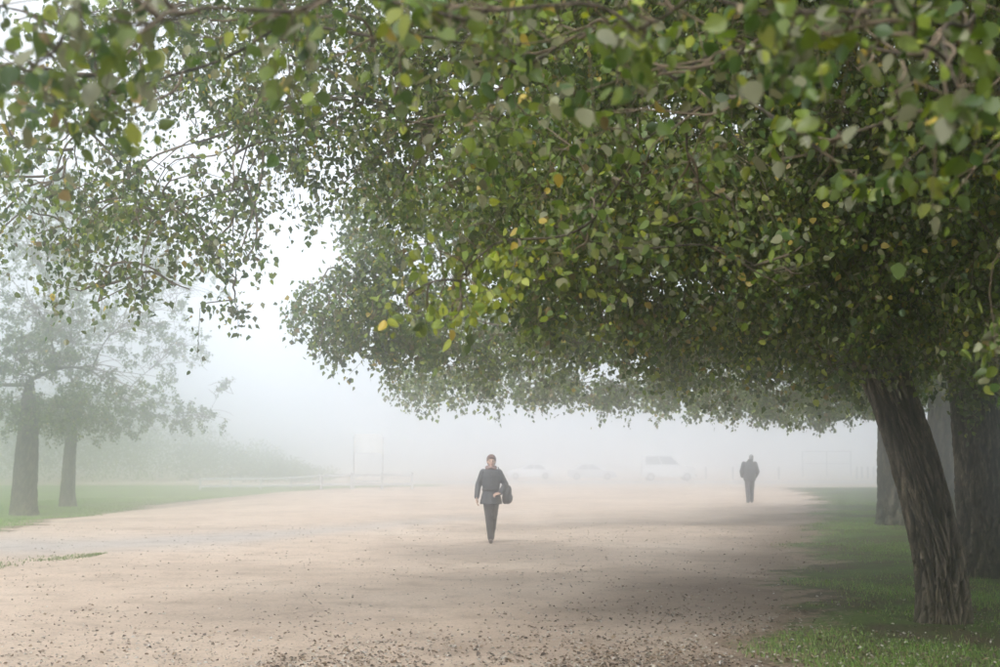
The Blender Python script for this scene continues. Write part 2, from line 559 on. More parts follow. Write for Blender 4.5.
# ------------------------------------------------------------------ pebbles and fallen leaves
def pebbles(n, seed):
    r = np.random.default_rng(seed)
    ico = bmesh.new()
    ico.free()
    tv = np.array([(1, 0, 0), (-1, 0, 0), (0, 1, 0), (0, -1, 0), (0, 0, 1), (0, 0, -1)], float)
    tf = np.array([(0, 2, 4), (2, 1, 4), (1, 3, 4), (3, 0, 4), (2, 0, 5), (1, 2, 5), (3, 1, 5), (0, 3, 5)])
    Y = 9.5 + 26 * r.random(n) ** 2.2
    X = r.uniform(-0.40, 0.40, n) * Y
    dens = 0.30 + 0.9 * np.exp(-((Y - 12.2 - 0.12 * X) / 1.3) ** 2) + 0.25 * np.clip(patch(X * .6, Y * .6 + 3), 0, 1)
    k = (r.random(n) < dens) & (X < verge_edge(Y) + 0.6)
    X, Y = X[k], Y[k]
    m = len(X)
    s = 0.0055 * np.exp(r.normal(0, 0.5, m)).clip(0.4, 3.2)
    sc = np.stack([s * r.uniform(0.8, 1.5, m), s * r.uniform(0.8, 1.5, m), s * r.uniform(0.45, 0.8, m)], -1)
    az = r.uniform(0, 2 * np.pi, m)
    v = tv[None] * (1 + 0.18 * r.standard_normal((m, len(tv), 1))) * sc[:, None, :]
    x = v[..., 0] * np.cos(az)[:, None] - v[..., 1] * np.sin(az)[:, None]
    y = v[..., 0] * np.sin(az)[:, None] + v[..., 1] * np.cos(az)[:, None]
    V = np.stack([x + X[:, None], y + Y[:, None], v[..., 2] + (ground_z(X, Y) + s * 0.3)[:, None]], -1)
    F = (tf[None] + (np.arange(m) * len(tv))[:, None, None]).reshape(-1, 3)
    pal = np.array([(0.42, 0.37, 0.31), (0.30, 0.25, 0.2), (0.55, 0.52, 0.48), (0.2, 0.17, 0.14), (0.38, 0.3, 0.23)])
    c = pal[r.integers(0, len(pal), m)] * r.uniform(0.75, 1.2, m)[:, None]
    return V.reshape(-1, 3), F, np.repeat(c, len(tv), 0)


def tint_material(name, rough=0.85):
    m, nt, b = new_mat(name)
    at = N(nt, 'ShaderNodeAttribute', attribute_name='tint')
    no = N(nt, 'ShaderNodeTexNoise', i_Scale=60.0, i_Detail=3.0)
    tc = N(nt, 'ShaderNodeTexCoord')
    nt.links.new(tc.outputs['Object'], no.inputs['Vector'])
    r = ramp(nt, [(0.3, (0.7, 0.7, 0.7)), (0.7, (1.2, 1.2, 1.2))])
    nt.links.new(no.outputs['Fac'], r.inputs['Fac'])
    mx = N(nt, 'ShaderNodeMix', data_type='RGBA', blend_type='MULTIPLY')
    mx.inputs['Factor'].default_value = 1.0
    nt.links.new(at.outputs['Color'], mx.inputs['A'])
    nt.links.new(r.outputs['Color'], mx.inputs['B'])
    nt.links.new(mx.outputs['Result'], b.inputs['Base Color'])
    b.inputs['Roughness'].default_value = rough
    return m


M_STONE = tint_material('pebble_stone', 0.9)
M_DRY = tint_material('dry_leaf', 0.7)
V, F, c = pebbles(30000, 3)
peb = link('pebbles', mesh_np('pebbles', V, F, False, c), M_STONE)
tag(peb, 'small pale and brown pebbles scattered over the sandy ground', 'pebbles', kind='stuff')

# leaf outlines: (across, along, cup)
LEAF_FINE = (np.array([(0, 0, 0), (.20, .03, .05), (.41, .20, .11), (.44, .42, .12), (.30, .70, .08), (0, 1.0, -.04), (-.30, .70, .08), (-.44, .42, .12), (-.41, .20, .11), (-.20, .03, .05), (0, .40, 0)], float),
             np.array([(10, 0, 1), (10, 1, 2), (10, 2, 3), (10, 3, 4), (10, 4, 5), (10, 5, 6), (10, 6, 7), (10, 7, 8), (10, 8, 9), (10, 9, 0)]))
LEAF_MID = (np.array([(0, 0, 0), (.42, .20, .10), (.36, .62, .09), (0, 1, 0), (-.36, .62, .09), (-.42, .20, .10)], float),
            np.array([(0, 1, 2), (0, 2, 3), (0, 3, 4), (0, 4, 5)]))
LEAF_FAR = (np.array([(0, 0, 0), (.46, .36, .08), (0, 1, 0), (-.46, .36, .08)], float), np.array([(0, 1, 2), (0, 2, 3)]))


def leaf_frames(n, r, hang=0.55, wild=0.75):
    u = r.standard_normal((n, 3)) * wild
    u[:, 2] -= hang * 1.6
    u /= np.linalg.norm(u, axis=1, keepdims=True)
    q = r.standard_normal((n, 3))
    w = np.cross(u, q)
    w /= np.linalg.norm(w, axis=1, keepdims=True) + 1e-9
    nn = np.cross(w, u)
    return u, w, nn


def leaf_cloud(pos, size, template, r, colors, frames=None, curl=None):
    tv, tf = template
    n = len(pos)
    u, w, nn = frames if frames is not None else leaf_frames(n, r)
    cup = r.uniform(-0.5, 2.2, n) if curl is None else curl
    w = w * r.uniform(0.62, 1.05, n)[:, None]
    V = (pos[:, None, :] + size[:, None, None] * (tv[None, :, 0:1] * w[:, None, :] + tv[None, :, 1:2] * u[:, None, :]
         + (tv[None, :, 2:3] * cup[:, None, None]) * nn[:, None, :]))
    F = (tf[None] + (np.arange(n) * len(tv))[:, None, None]).reshape(-1, 3)
    return V.reshape(-1, 3), F, np.repeat(colors, len(tv), 0)


def litter(n, r, near_only=False):
    Y = 10.2 + (9 if near_only else 24) * r.random(n) ** (1.5 if near_only else 2.3)
    X = r.uniform(-0.36, 0.40, n) * Y
    dens = 0.10 + 0.9 * np.exp(-((Y - 11.6 - 0.10 * np.abs(X)) / 1.2) ** 2) * np.clip((X + 3.2) / 2, 0.08, 1) + 0.75 * np.clip((X + 0.3) / 2, 0, 1) * np.clip((19 - Y) / 6, 0.15, 1)
    dens = dens * np.clip(0.75 + 0.9 * patch(X * 2.6, Y * 1.8) + 0.6 * patch(X * 7.0 + 2, Y * 5.0), 0.12, 2.0)
    k = r.random(n) < dens
    return X[k], Y[k]


def lying_frames(n, r):
    az = r.uniform(0, 2 * np.pi, n)
    t = r.normal(0, 0.30, (n, 2))
    nn = np.stack([t[:, 0], t[:, 1], np.ones(n)], -1)
    nn /= np.linalg.norm(nn, axis=1, keepdims=True)
    u = np.stack([np.cos(az), np.sin(az), np.zeros(n)], -1)
    u -= nn * (u * nn).sum(1, keepdims=True)
    u /= np.linalg.norm(u, axis=1, keepdims=True)
    w = np.cross(u, nn)
    return u, w, nn


DRY_PAL = np.array([(0.13, 0.085, 0.05), (0.09, 0.06, 0.04), (0.24, 0.17, 0.10), (0.33, 0.29, 0.23), (0.40, 0.37, 0.32), (0.17, 0.115, 0.07), (0.06, 0.045, 0.035)])
r_ = np.random.default_rng(21)
X, Y = litter(45000, r_)
keep = (X < verge_edge(Y) + 0.3) | (r_.random(len(X)) < 0.35)
X, Y = X[keep], Y[keep]
n = len(X)
fr = lying_frames(n, r_)
size = r_.uniform(0.016, 0.042, n)
pos = np.stack([X, Y, ground_z(X, Y) + 0.012 + 0.02 * (X > verge_edge(Y))], -1)
c = DRY_PAL[r_.choice(len(DRY_PAL), n, p=[.17, .07, .20, .22, .17, .13, .04])] * r_.uniform(0.75, 1.2, n)[:, None]
V, F, c = leaf_cloud(pos, size, LEAF_MID, r_, c, fr, r_.uniform(1.0, 4.0, n))
lit = link('leaf_litter', mesh_np('leaf_litter', V, F, False, c), M_DRY)
tag(lit, 'scattered litter of small brown and pale fallen leaves on the ground', 'leaf litter', kind='stuff')
# the larger fallen leaves in the foreground, one object each
fl_mesh = []
for k in range(8):
    cc = [(0.10, 0.065, 0.04), (0.40, 0.37, 0.32), (0.16, 0.11, 0.065), (0.34, 0.30, 0.24), (0.07, 0.05, 0.035), (0.26, 0.19, 0.11), (0.44, 0.41, 0.37), (0.12, 0.085, 0.05)][k]
    V, F, c = leaf_cloud(np.zeros((1, 3)), np.ones(1), LEAF_FINE, r_, np.array([cc]), (np.array([[0, 1., 0]]), np.array([[1., 0, 0]]), np.array([[0, 0, 1.]])), np.array([r_.uniform(1.5, 4.0)]))
    V[:, 2] += 0.10 * (V[:, 1] - 0.4) ** 2 * r_.uniform(0, 4)
    me = mesh_np('fallen_leaf', V, F, False, c)
    me.materials.append(M_DRY)
    fl_mesh.append(me)
X, Y = litter(900, r_, True)
for i in range(min(160, len(X))):
    kf = int(r_.integers(0, 8))
    o = link('fallen_leaf', fl_mesh[kf])
    s = float(r_.uniform(0.036, 0.054))
    o.scale = (s, s, s)
    o.location = (float(X[i]), float(Y[i]), float(ground_z(X[i], Y[i]) + 0.016 + 0.02 * (X[i] > verge_edge(Y[i]))))
    o.rotation_euler = (float(r_.normal(0, 0.3)), float(r_.normal(0, 0.3)), float(r_.uniform(0, 6.28)))
    tone_ = ['dark brown', 'pale whitish', 'brown', 'pale beige', 'blackish brown', 'tan', 'palest whitish', 'dark brown'][kf]
    where_ = 'grassy foreground verge' if X[i] > verge_edge(Y[i]) else ('sandy foreground right of the woman' if X[i] > 0.3 else 'sandy foreground left of or below the woman')
    tag(o, 'larger %s curled leaf fallen on the %s' % (tone_, where_), 'fallen leaf', 'larger fallen leaves in the foreground')

# ------------------------------------------------------------------ trees
GREEN = np.array([(0.075, 0.115, 0.018), (0.108, 0.150, 0.022), (0.045, 0.085, 0.015), (0.14, 0.18, 0.028), (0.20, 0.225, 0.030), (0.20, 0.205, 0.12), (0.155, 0.155, 0.075), (0.33, 0.25, 0.045), (0.19, 0.14, 0.06)])
W_STD = np.array([.24, .22, .16, .14, .06, .07, .07, .02, .02])


def palette(n, r, w=W_STD, mul=1.0):
    return GREEN[r.choice(len(GREEN), n, p=w / w.sum())] * r.uniform(0.65, 1.60, n)[:, None] * mul


def trunk_mesh(name, path, radii, sides, rings, bark_amp, nplates, seed, flare=0.2, flare_h=0.5):
    """Tapered bending trunk with real bark furrows. path: (K,3) control points, radii at them."""
    K = len(path)
    t = np.linspace(0, 1, rings)
    tk = np.linspace(0, 1, K)
    # smooth interpolation through the control points
    c = np.stack([np.interp(t, tk, path[:, i]) for i in range(3)], -1)
    ker = np.hanning(max(5, rings // 6))
    ker /= ker.sum()
    pad = len(ker) // 2
    for i in range(3):
        a = c[:, i]
        ap = np.concatenate([2 * a[0] - a[1:pad + 1][::-1], a, 2 * a[-1] - a[-pad - 1:-1][::-1]])
        c[:, i] = np.convolve(ap, ker, 'same')[pad:pad + rings]
    rad = np.interp(t, tk, radii)
    z = c[:, 2] - c[0, 2]
    rad = rad * (1 + flare * np.exp(-z / flare_h * 2.2))
    th = np.linspace(0, 2 * np.pi, sides, endpoint=False)
    U = th[None, :] / (2 * np.pi) + 0.0 * z[:, None]
    Zm = np.repeat(z[:, None], sides, 1)
    warp = 0.35 * (value_noise(U * 9, Zm * 2.3 + 3, 9, seed) - 0.5)
    Zm0 = Zm
    Zm = Zm + 1.3 * value_noise(U * nplates, 0 * Zm, nplates, seed + 7)
    n1 = value_noise((U * nplates + warp * 1.6), Zm * 4.6, nplates, seed + 1)
    n2 = value_noise((U * nplates * 1 + warp * 2.0), Zm * 13.0, nplates, seed + 2)
    n3 = value_noise((U * nplates * 4), Zm * 20.0, nplates * 4, seed + 3)
    n4 = value_noise((U * nplates * 1.0 + 0.5 + warp * 2.4), Zm * 3.4 + 9, nplates, seed + 4)
    fur1 = np.exp(-((2 * n1 - 1) / 0.20) ** 2)
    fur2 = np.exp(-((2 * n2 - 1) / 0.16) ** 2)
    fur4 = np.exp(-((2 * n4 - 1) / 0.22) ** 2)
    depth = np.clip(1.0 - 0.75 * np.maximum(fur1, fur4) - 0.42 * fur2 - 0.15 * n3, 0, 1)     # 1 proud, 0 furrow
    lobes = 1 + 0.04 * np.sin(3 * th[None, :] + seed + 0.8 * Zm0) + 0.10 * np.exp(-Zm0 / 0.3) * np.sin(5 * th[None, :] + seed)
    R = rad[:, None] * lobes + bark_amp * (depth - 0.6)
    tg = np.gradient(c, axis=0)
    tg /= np.linalg.norm(tg, axis=1, keepdims=True)
    a = np.cross(tg, np.array((0, 1.0, 0)))
    a /= np.linalg.norm(a, axis=1, keepdims=True)
    b = np.cross(tg, a)
    V = c[:, None, :] + R[..., None] * (a[:, None, :] * np.cos(th)[None, :, None] + b[:, None, :] * np.sin(th)[None, :, None])
    ii = np.arange(rings * sides).reshape(rings, sides)
    F = np.stack([ii[:-1], np.roll(ii, -1, 1)[:-1], np.roll(ii, -1, 1)[1:], ii[1:]], -1).reshape(-1, 4)
    tone = (0.12 + 1.25 * np.clip(depth, 0, 1) ** 1.3).reshape(-1, 1) * np.ones((1, 3))
    return mesh_np(name, V.reshape(-1, 3), F, True, tone), c, rad


def wobble(r, K, amp):
    """Slow sideways wander that leaves both ends in place."""
    t = np.linspace(0, 1, K)
    out = np.zeros((K, 3))
    for k in (1, 2, 3):
        out += np.sin(np.pi * k * t)[:, None] * r.normal(0, amp / k, 3)[None]
    return out


def build_tree(name, label, base, path, radii, blobs, leaf_n, leaf_size, template, seed, mat_bark, trunk_res=(64, 120),
               bark=(0.03, 22), pal_w=W_STD, pal_mul=1.0, leaves_per_twig=40, single_leaves=0, group=None, limb_r=0.11, cat='tree',
               twig_r=0.006, clump=0.075, sub_rad=0.013):
    r = np.random.default_rng(seed)
    base = np.array(base, float)
    root = empty(name, base)
    tag(root, label, cat, group)
    path = np.array(path, float) - base
    me, cl_, rad_ = trunk_mesh('trunk', path, np.array(radii), trunk_res[0], trunk_res[1], bark[0], bark[1], seed)
    link('trunk', me, mat_bark, root)
    branch_pts = []
    sub_p, sub_r = [], []
    wts = np.array([b[6] * b[3] * b[4] * b[5] for b in blobs])
    wts = wts / wts.sum()
    twig_p, twig_r_, tips = [], [], []
    leafpos, leafsz, leafyel = [], [], []
    zmax = cl_[-1, 2]
    pool_p = [cl_[cl_[:, 2] > 0.45 * zmax]]
    pool_r = [rad_[cl_[:, 2] > 0.45 * zmax]]
    pool_c = [np.zeros(len(pool_p[0]))]
    order = sorted(range(len(blobs)), key=lambda i: np.linalg.norm(np.array(blobs[i][:3]) - base - cl_[len(cl_) * 3 // 5]))
    for bi in order:
        bl = blobs[bi]
        c = np.array(bl[:3], float) - base
        rr = np.array(bl[3:6], float)
        pp, pr, pc = np.concatenate(pool_p), np.concatenate(pool_r), np.concatenate(pool_c)
        dist = np.linalg.norm(pp - c, axis=1)
        low = np.clip(c[2] + 0.05 - pp[:, 2], -0.5, 1.0)
        k = int(np.argmin(dist + 0.30 * pc + 0.4 * low))
        p0 = pp[k]
        ln = dist[k]
        mid = p0 * 0.5 + c * 0.5 + r.normal(0, 0.06 * ln, 3)
        mid[2] += 0.16 * ln
        end = c + r.normal(0, 0.2, 3) * rr
        lp = bez(p0, mid, end, 16)
        lp += wobble(r, 16, 0.05 * ln ** 0.6)
        r0 = min(limb_r * (0.30 + 0.10 * ln), pr[k] * 0.72)
        lr = r0 * (1 - 0.85 * np.linspace(0, 1, 16)) + 0.004
        pool_p.append(lp[4:])
        pool_r.append(lr[4:])
        pool_c.append(pc[k] + ln * np.linspace(0, 1, 16)[4:])
        V, F = tubes(lp[None], lr[None], 9)
        tone = 0.5 + 0.3 * r.random((len(V), 1)) * np.ones((1, 3))
        link('limb', mesh_np('limb', V, F, True, tone), mat_bark, root)
        # secondary branches
        vol = rr[0] * rr[1] * rr[2]
        nb = int(np.clip(3 + 7 * vol ** 0.5, 3, 34))
        q = r.standard_normal((nb, 3))
        q /= np.linalg.norm(q, axis=1, keepdims=True)
        ends = c + q * rr * r.uniform(0.55, 0.95, (nb, 1))
        st = lp[r.integers(6, 16, nb)]
        bp = []
        for s_, e_ in zip(st, ends):
            l2 = np.linalg.norm(e_ - s_)
            m_ = (s_ + e_) / 2 + np.array((0, 0, 0.12 * l2)) + r.normal(0, 0.08 * l2, 3)
            b_ = bez(s_, m_, e_, 9)
            b_ += wobble(r, 9, 0.05 * l2 ** 0.6)
            bp.append(b_)
        bp = np.array(bp)
        sub_p.append(bp)
        sub_r.append(np.linspace(sub_rad, sub_rad * 0.4, 9)[None] * r.uniform(0.7, 1.25, (nb, 1)))
        cand = np.concatenate([bp[:, 2:].reshape(-1, 3), lp[8:]])
        # twigs
        nl = int(round(leaf_n * wts[bi]))
        nt_ = max(4, int(nl / leaves_per_twig))
        q = r.standard_normal((nt_, 3))
        q /= np.linalg.norm(q, axis=1, keepdims=True)
        te = c + q * rr * (r.random((nt_, 1)) ** 0.42) * r.uniform(0.85, 1.12, (nt_, 1))
        d2 = ((te[:, None, :] - cand[None]) ** 2).sum(2)
        ts = cand[np.argmin(d2, 1)]
        l2 = np.linalg.norm(te - ts, axis=1)[:, None]
        droop = np.clip(r.normal(0.25, 0.2, (nt_, 1)), -0.1, 0.8)
        te2 = te - np.array((0, 0, 1.0)) * droop * 0.55
        tm = (ts + te) / 2 + np.array((0, 0, 1.0)) * l2 * 0.15 + r.normal(0, 0.05, (nt_, 3))
        tp = np.stack([ts, ts * .5 + tm * .5, tm, (tm + te) * .5, te, te2], 1)
        tp[:, 1:-1] += r.normal(0, 0.018, (nt_, 4, 3))
        twig_p.append(tp)
        twig_r_.append(np.linspace(twig_r, twig_r * 0.3, 6)[None] * r.uniform(0.7, 1.3, (nt_, 1)))
        # leaves along the twigs
        per = np.maximum(1, r.poisson(leaves_per_twig, nt_))
        ti = np.repeat(np.arange(nt_), per)
        tt_ = 5 * (1 - 0.72 * r.random(len(ti)) ** 1.15)
        i0 = np.minimum(tt_.astype(int), 4)
        fr_ = (tt_ - i0)[:, None]
        lpz = tp[ti, i0] * (1 - fr_) + tp[ti, i0 + 1] * fr_
        lpz = lpz + r.normal(0, clump, lpz.shape) * np.array((1, 1, 0.9)) * (0.5 + r.random((len(ti), 1)))
        lpz[:, 2] -= 0.03
        leafpos.append(lpz)
        leafyel.append(np.full(len(ti), len(bl) > 7))
        leafsz.append(leaf_size * r.uniform(0.5, 1.3, len(ti)))
    bp = np.concatenate(sub_p)
    br = np.concatenate(sub_r)
    V, F = tubes(bp, br, 5)
    tp = np.concatenate(twig_p)
    tr = np.concatenate(twig_r_)
    V2, F2 = tubes(tp[:, [0, 2, 4, 5]], tr[:, [0, 2, 4, 5]], 3)
    o = link('branches', mesh_np('branches', V, F, True), M_TWIG, root)
    o['kind'] = 'stuff'
    o = link('twigs', mesh_np('twigs', V2, F2, True), M_TWIG, root)
    o['kind'] = 'stuff'
    pos = np.concatenate(leafpos)
    size = np.concatenate(leafsz)
    n = len(pos)
    col = palette(n, r, pal_w, pal_mul)
    yel = np.concatenate(leafyel)
    col[yel] = palette(int(yel.sum()), r, np.array([.1, .15, 0, .3, .35, .05, .02, .04, .0]), 1.25)
    fr = leaf_frames(n, r)
    sel = np.zeros(n, bool)
    w = pos + base
    yy = (w[:, 1]) * math.cos(PITCH) + (w[:, 2] - EYE) * math.sin(PITCH)
    zz = -(w[:, 1]) * math.sin(PITCH) + (w[:, 2] - EYE) * math.cos(PITCH)
    yys = np.maximum(yy, 0.3)
    sx = 500 + FPX * w[:, 0] / yys
    sy = 333.5 - FPX * zz / yys
    near_view = (yy > 0.5) & (sx > -120) & (sx < 1120) & (sy > -120)
    if single_leaves:
        # those that show largest: nearest to the viewpoint and inside the view
        inside = (sx > 4) & (sx < 996) & (sy > 4) & (yy > 1)
        px_ = np.where(inside, size / yy, 0)
        sel[np.argsort(-px_)[:single_leaves]] = True
        variants = []
        for k in range(12):
            V, F, c = leaf_cloud(np.zeros((1, 3)), np.ones(1), LEAF_FINE, r, GREEN[[0, 1, 2, 3, 4, 5, 6, 5, 0, 1, 7, 8][k]][None] * 1.0,
                                 (np.array([[0, 1., 0]]), np.array([[1., 0, 0]]), np.array([[0, 0, 1.]])), np.array([r.uniform(0, 2.0)]))
            # petiole
            me = mesh_np('leaf', np.concatenate([V, np.array([(-.012, 0, 0), (.012, 0, 0), (0, -.55, .10)])]), np.concatenate([F, np.array([[11, 12, 13]])]), False, np.concatenate([c, np.array([[.2, .17, .06]] * 3)]))
            me.materials.append(M_LEAF)
            variants.append(me)
        ids = np.nonzero(sel)[0]
        vch = r.choice(12, len(ids), p=np.array([.14, .14, .14, .1, .07, .1, .1, .06, .06, .07, .01, .01]))
        for j, i in enumerate(ids):
            o = bpy.data.objects.new('leaf', variants[vch[j]])
            COL.objects.link(o)
            o.parent = root
            Mx = Matrix(((fr[1][i][0], fr[0][i][0], fr[2][i][0]), (fr[1][i][1], fr[0][i][1], fr[2][i][1]), (fr[1][i][2], fr[0][i][2], fr[2][i][2])))
            o.matrix_local = Matrix.Translation(Vector(pos[i].tolist())) @ Mx.to_4x4() @ Matrix.Scale(float(size[i]), 4)
    back = near_view & (yy > 12.3)
    kp = (~sel) & near_view & (~back)
    V, F, c = leaf_cloud(pos[kp], size[kp], template, r, col[kp], (fr[0][kp], fr[1][kp], fr[2][kp]))
    if not kp.any():
        V, F, c = np.zeros((0, 3)), np.zeros((0, 3), int), np.zeros((0, 3))
    thin = (~near_view) & (r.random(n) < 0.55)           # out of view: fewer, larger leaves
    kp = (~sel) & (back | thin)
    if kp.any():
        Vb, Fb, cb = leaf_cloud(pos[kp], size[kp] * np.where(near_view[kp], 1.08, 1.5), LEAF_FAR, r, col[kp], (fr[0][kp], fr[1][kp], fr[2][kp]))
        F = np.concatenate([F, Fb + len(V)])
        V = np.concatenate([V, Vb])
        c = np.concatenate([c, cb])
    o = link('crown', mesh_np('crown', V, F, False, c), M_LEAF, root)
    o['kind'] = 'stuff'
    return root


def B(x, y, Y, rx, ry, rz, w=1.0):
    """A foliage mass centred in direction (x, y) at depth Y, with its radii in metres."""
    p = P(x, y, Y)
    return (p[0], p[1], p[2], rx, ry, rz, w)


def S(x, y, z, rx, ry, rz, w=1.0):
    return (x, y, z, rx, ry, rz, w)


# tree 1: leaning tree in the right foreground
b1 = G(943, 624)
bx, by = b1[0], b1[1]
p_low = P(940, 560, by)
p_mid = P(921, 480, by)
p_hi = P(893, 395, by)
path1 = [(bx, by, -0.15), (bx + 0.0, by, 0.25), (p_low[0], by, p_low[2]), (p_mid[0], by, p_mid[2]), (p_hi[0], by - 0.05, p_hi[2]),
         (p_hi[0] - 0.42, by - 0.1, p_hi[2] + 0.9), (p_hi[0] - 0.75, by - 0.1, p_hi[2] + 2.0), (p_hi[0] - 0.9, by, p_hi[2] + 3.4), (p_hi[0] - 0.9, by + 0.1, p_hi[2] + 5.0)]
rad1 = [0.25, 0.237, 0.232, 0.225, 0.215, 0.23, 0.19, 0.13, 0.05]
blobs1 = [
    B(60, 170, 12.5, 1.3, 1.3, 0.75, 0.33), B(150, 230, 12.0, 1.1, 1.2, 0.65, 0.42), B(40, 235, 12.8, 0.8, 1.0, 0.40, 0.28),
    B(215, 170, 13.0, 1.2, 1.2, 0.8, 0.34), B(225, 285, 12.2, 0.34, 0.5, 0.42, 0.45), B(120, 290, 12.0, 0.65, 0.7, 0.26, 0.5),
    B(320, 120, 12.5, 1.2, 1.2, 0.9, 0.36), B(430, 150, 12.5, 1.2, 1.3, 0.9, 0.7),
    B(560, 190, 11.5, 1.3, 1.3, 0.9, 1.2), B(560, 290, 12.0, 1.0, 1.2, 0.45, 1.2), B(680, 220, 11.5, 1.3, 1.3, 0.9, 1.2),
    B(700, 320, 12.2, 1.1, 1.2, 0.45, 1.2), B(800, 230, 12.0, 1.2, 1.3, 1.0, 1.3), B(830, 330, 12.6, 0.9, 1.0, 0.55, 1.3),
    B(930, 240, 12.0, 1.2, 1.4, 1.1, 1.3), B(960, 345, 13.2, 0.8, 1.2, 0.45, 1.0), B(880, 110, 11.5, 1.4, 1.4, 1.0, 1.2),
    B(120, 60, 13.0, 1.6, 1.5, 0.9, 0.3), B(300, 20, 13.0, 1.6, 1.6, 1.0, 0.3), B(520, 60, 12.5, 1.6, 1.6, 1.0, 1.0), B(720, 80, 12.0, 1.6, 1.6, 1.0, 1.1),
    S(-2.0, 13.5, 6.6, 2.6, 2.4, 1.2, 0.3), S(1.2, 13.5, 7.2, 2.8, 2.6, 1.4, 1.2), S(4.2, 13.0, 7.4, 2.6, 2.8, 1.5, 1.2), S(7.0, 13.5, 6.4, 2.2, 2.6, 1.4, 0.9),
    S(6.8, 13.0, 4.6, 2.0, 2.2, 1.1, 1.0), S(4.0, 10.2, 5.4, 1.8, 1.4, 1.1, 0.9), S(2.5, 14.0, 8.6, 2.4, 2.4, 1.0, 0.6), S(2.6, 10.8, 6.4, 1.8, 1.6, 0.9, 0.9), S(5.4, 10.4, 6.6, 1.8, 1.6, 1.0, 0.9), S(2.2, 16.4, 6.8, 2.2, 1.6, 1.0, 0.9),
]
build_tree('poplar_tree', 'poplar with furrowed bark and trunk leaning left in the right foreground', (bx, by, 0), path1, rad1, blobs1,
           340000, 0.061, LEAF_MID, 101, M_BARK, (200, 300), (0.06, 21))

# tree 0: stands beside the viewpoint, trunk out of view, boughs hang across the top
path0 = [(3.6, 4.6, -0.15), (3.6, 4.6, 0.3), (3.5, 4.6, 1.6), (3.3, 4.6, 2.9), (3.0, 4.7, 4.2), (2.8, 4.8, 5.6), (2.7, 4.9, 7.2)]
rad0 = [0.34, 0.31, 0.28, 0.26, 0.22, 0.15, 0.06]
blobs0 = [
    B(35, 70, 3.7, 0.22, 0.3, 0.13, 0.6), B(110, 20, 3.6, 0.20, 0.3, 0.10, 0.5), B(290, 10, 3.8, 0.22, 0.3, 0.09, 0.5), B(450, 20, 3.9, 0.24, 0.3, 0.09, 0.6), B(620, 25, 3.9, 0.22, 0.3, 0.10, 0.6), B(760, 20, 3.7, 0.22, 0.3, 0.10, 0.5),
    B(930, 110, 3.8, 0.16, 0.3, 0.14, 0.55), B(880, 20, 3.6, 0.22, 0.3, 0.10, 0.6),
    B(50, 50, 5.2, 0.50, 0.55, 0.26, 1.1), B(20, 100, 5.0, 0.26, 0.4, 0.17, 0.9), B(110, 95, 5.3, 0.18, 0.3, 0.20, 0.6), B(250, 30, 5.6, 0.45, 0.5, 0.22, 0.7),
    B(380, 40, 5.4, 0.50, 0.6, 0.24, 1.0), B(520, 40, 5.6, 0.55, 0.6, 0.27, 1.0), B(660, 50, 5.2, 0.5, 0.6, 0.28, 0.9), B(800, 50, 4.8, 0.5, 0.5, 0.26, 0.6),
    B(930, 60, 4.6, 0.4, 0.5, 0.28, 0.7), B(950, 150, 4.9, 0.26, 0.4, 0.26, 0.5), B(840, 150, 5.4, 0.35, 0.4, 0.25, 0.4), B(480, 130, 6.2, 0.55, 0.5, 0.26, 0.7),
    B(480, 265, 7.4, 0.55, 0.5, 0.26, 1.3) + (1,), B(415, 300, 7.2, 0.20, 0.25, 0.13, 1.4) + (1,), B(465, 310, 7.2, 0.28, 0.3, 0.15, 1.3) + (1,), B(600, 230, 7.6, 0.55, 0.6, 0.32, 0.8), B(700, 190, 7.0, 0.5, 0.6, 0.36, 0.6), B(640, 130, 6.4, 0.5, 0.6, 0.3, 0.6),
    B(760, 270, 8.4, 0.5, 0.5, 0.32, 0.5), B(997, 330, 6.0, 0.10, 0.2, 0.14, 0.6),
    S(-2.2, 5.8, 4.5, 1.3, 1.4, 0.55, 0.3), S(-0.2, 5.6, 4.9, 1.6, 1.6, 0.7, 0.35), S(2.2, 5.2, 5.8, 2.0, 2.0, 1.1, 0.6), S(4.4, 5.2, 6.0, 2.0, 2.2, 1.3, 0.7), S(5.2, 6.4, 4.2, 1.6, 1.6, 1.0, 0.7),
    S(3.0, 8.0, 6.2, 2.0, 1.6, 1.2, 0.6), S(4.0, 5.0, 8.3, 2.6, 2.6, 1.6, 0.6), S(5.0, 8.6, 7.6, 2.2, 2.0, 1.6, 0.6), S(3.0, 1.8, 5.4, 1.8, 1.8, 1.0, 0.5), S(5.6, 2.4, 5.2, 2.0, 2.0, 1.3, 0.6),
]
build_tree('poplar_tree', 'overhanging poplar whose large blurred leaves fill the top edge', (3.6, 4.6, 0), path0, rad0, blobs0,
           75000, 0.060, LEAF_FINE, 202, M_BARK, (72, 120), (0.05, 20), W_STD * np.array([1, 1, 1.1, 1.2, 1.3, 1.6, 1.4, 0.5, 0.8]), 1.0,
           leaves_per_twig=16, single_leaves=300, limb_r=0.022, twig_r=0.004, clump=0.05, sub_rad=0.007)

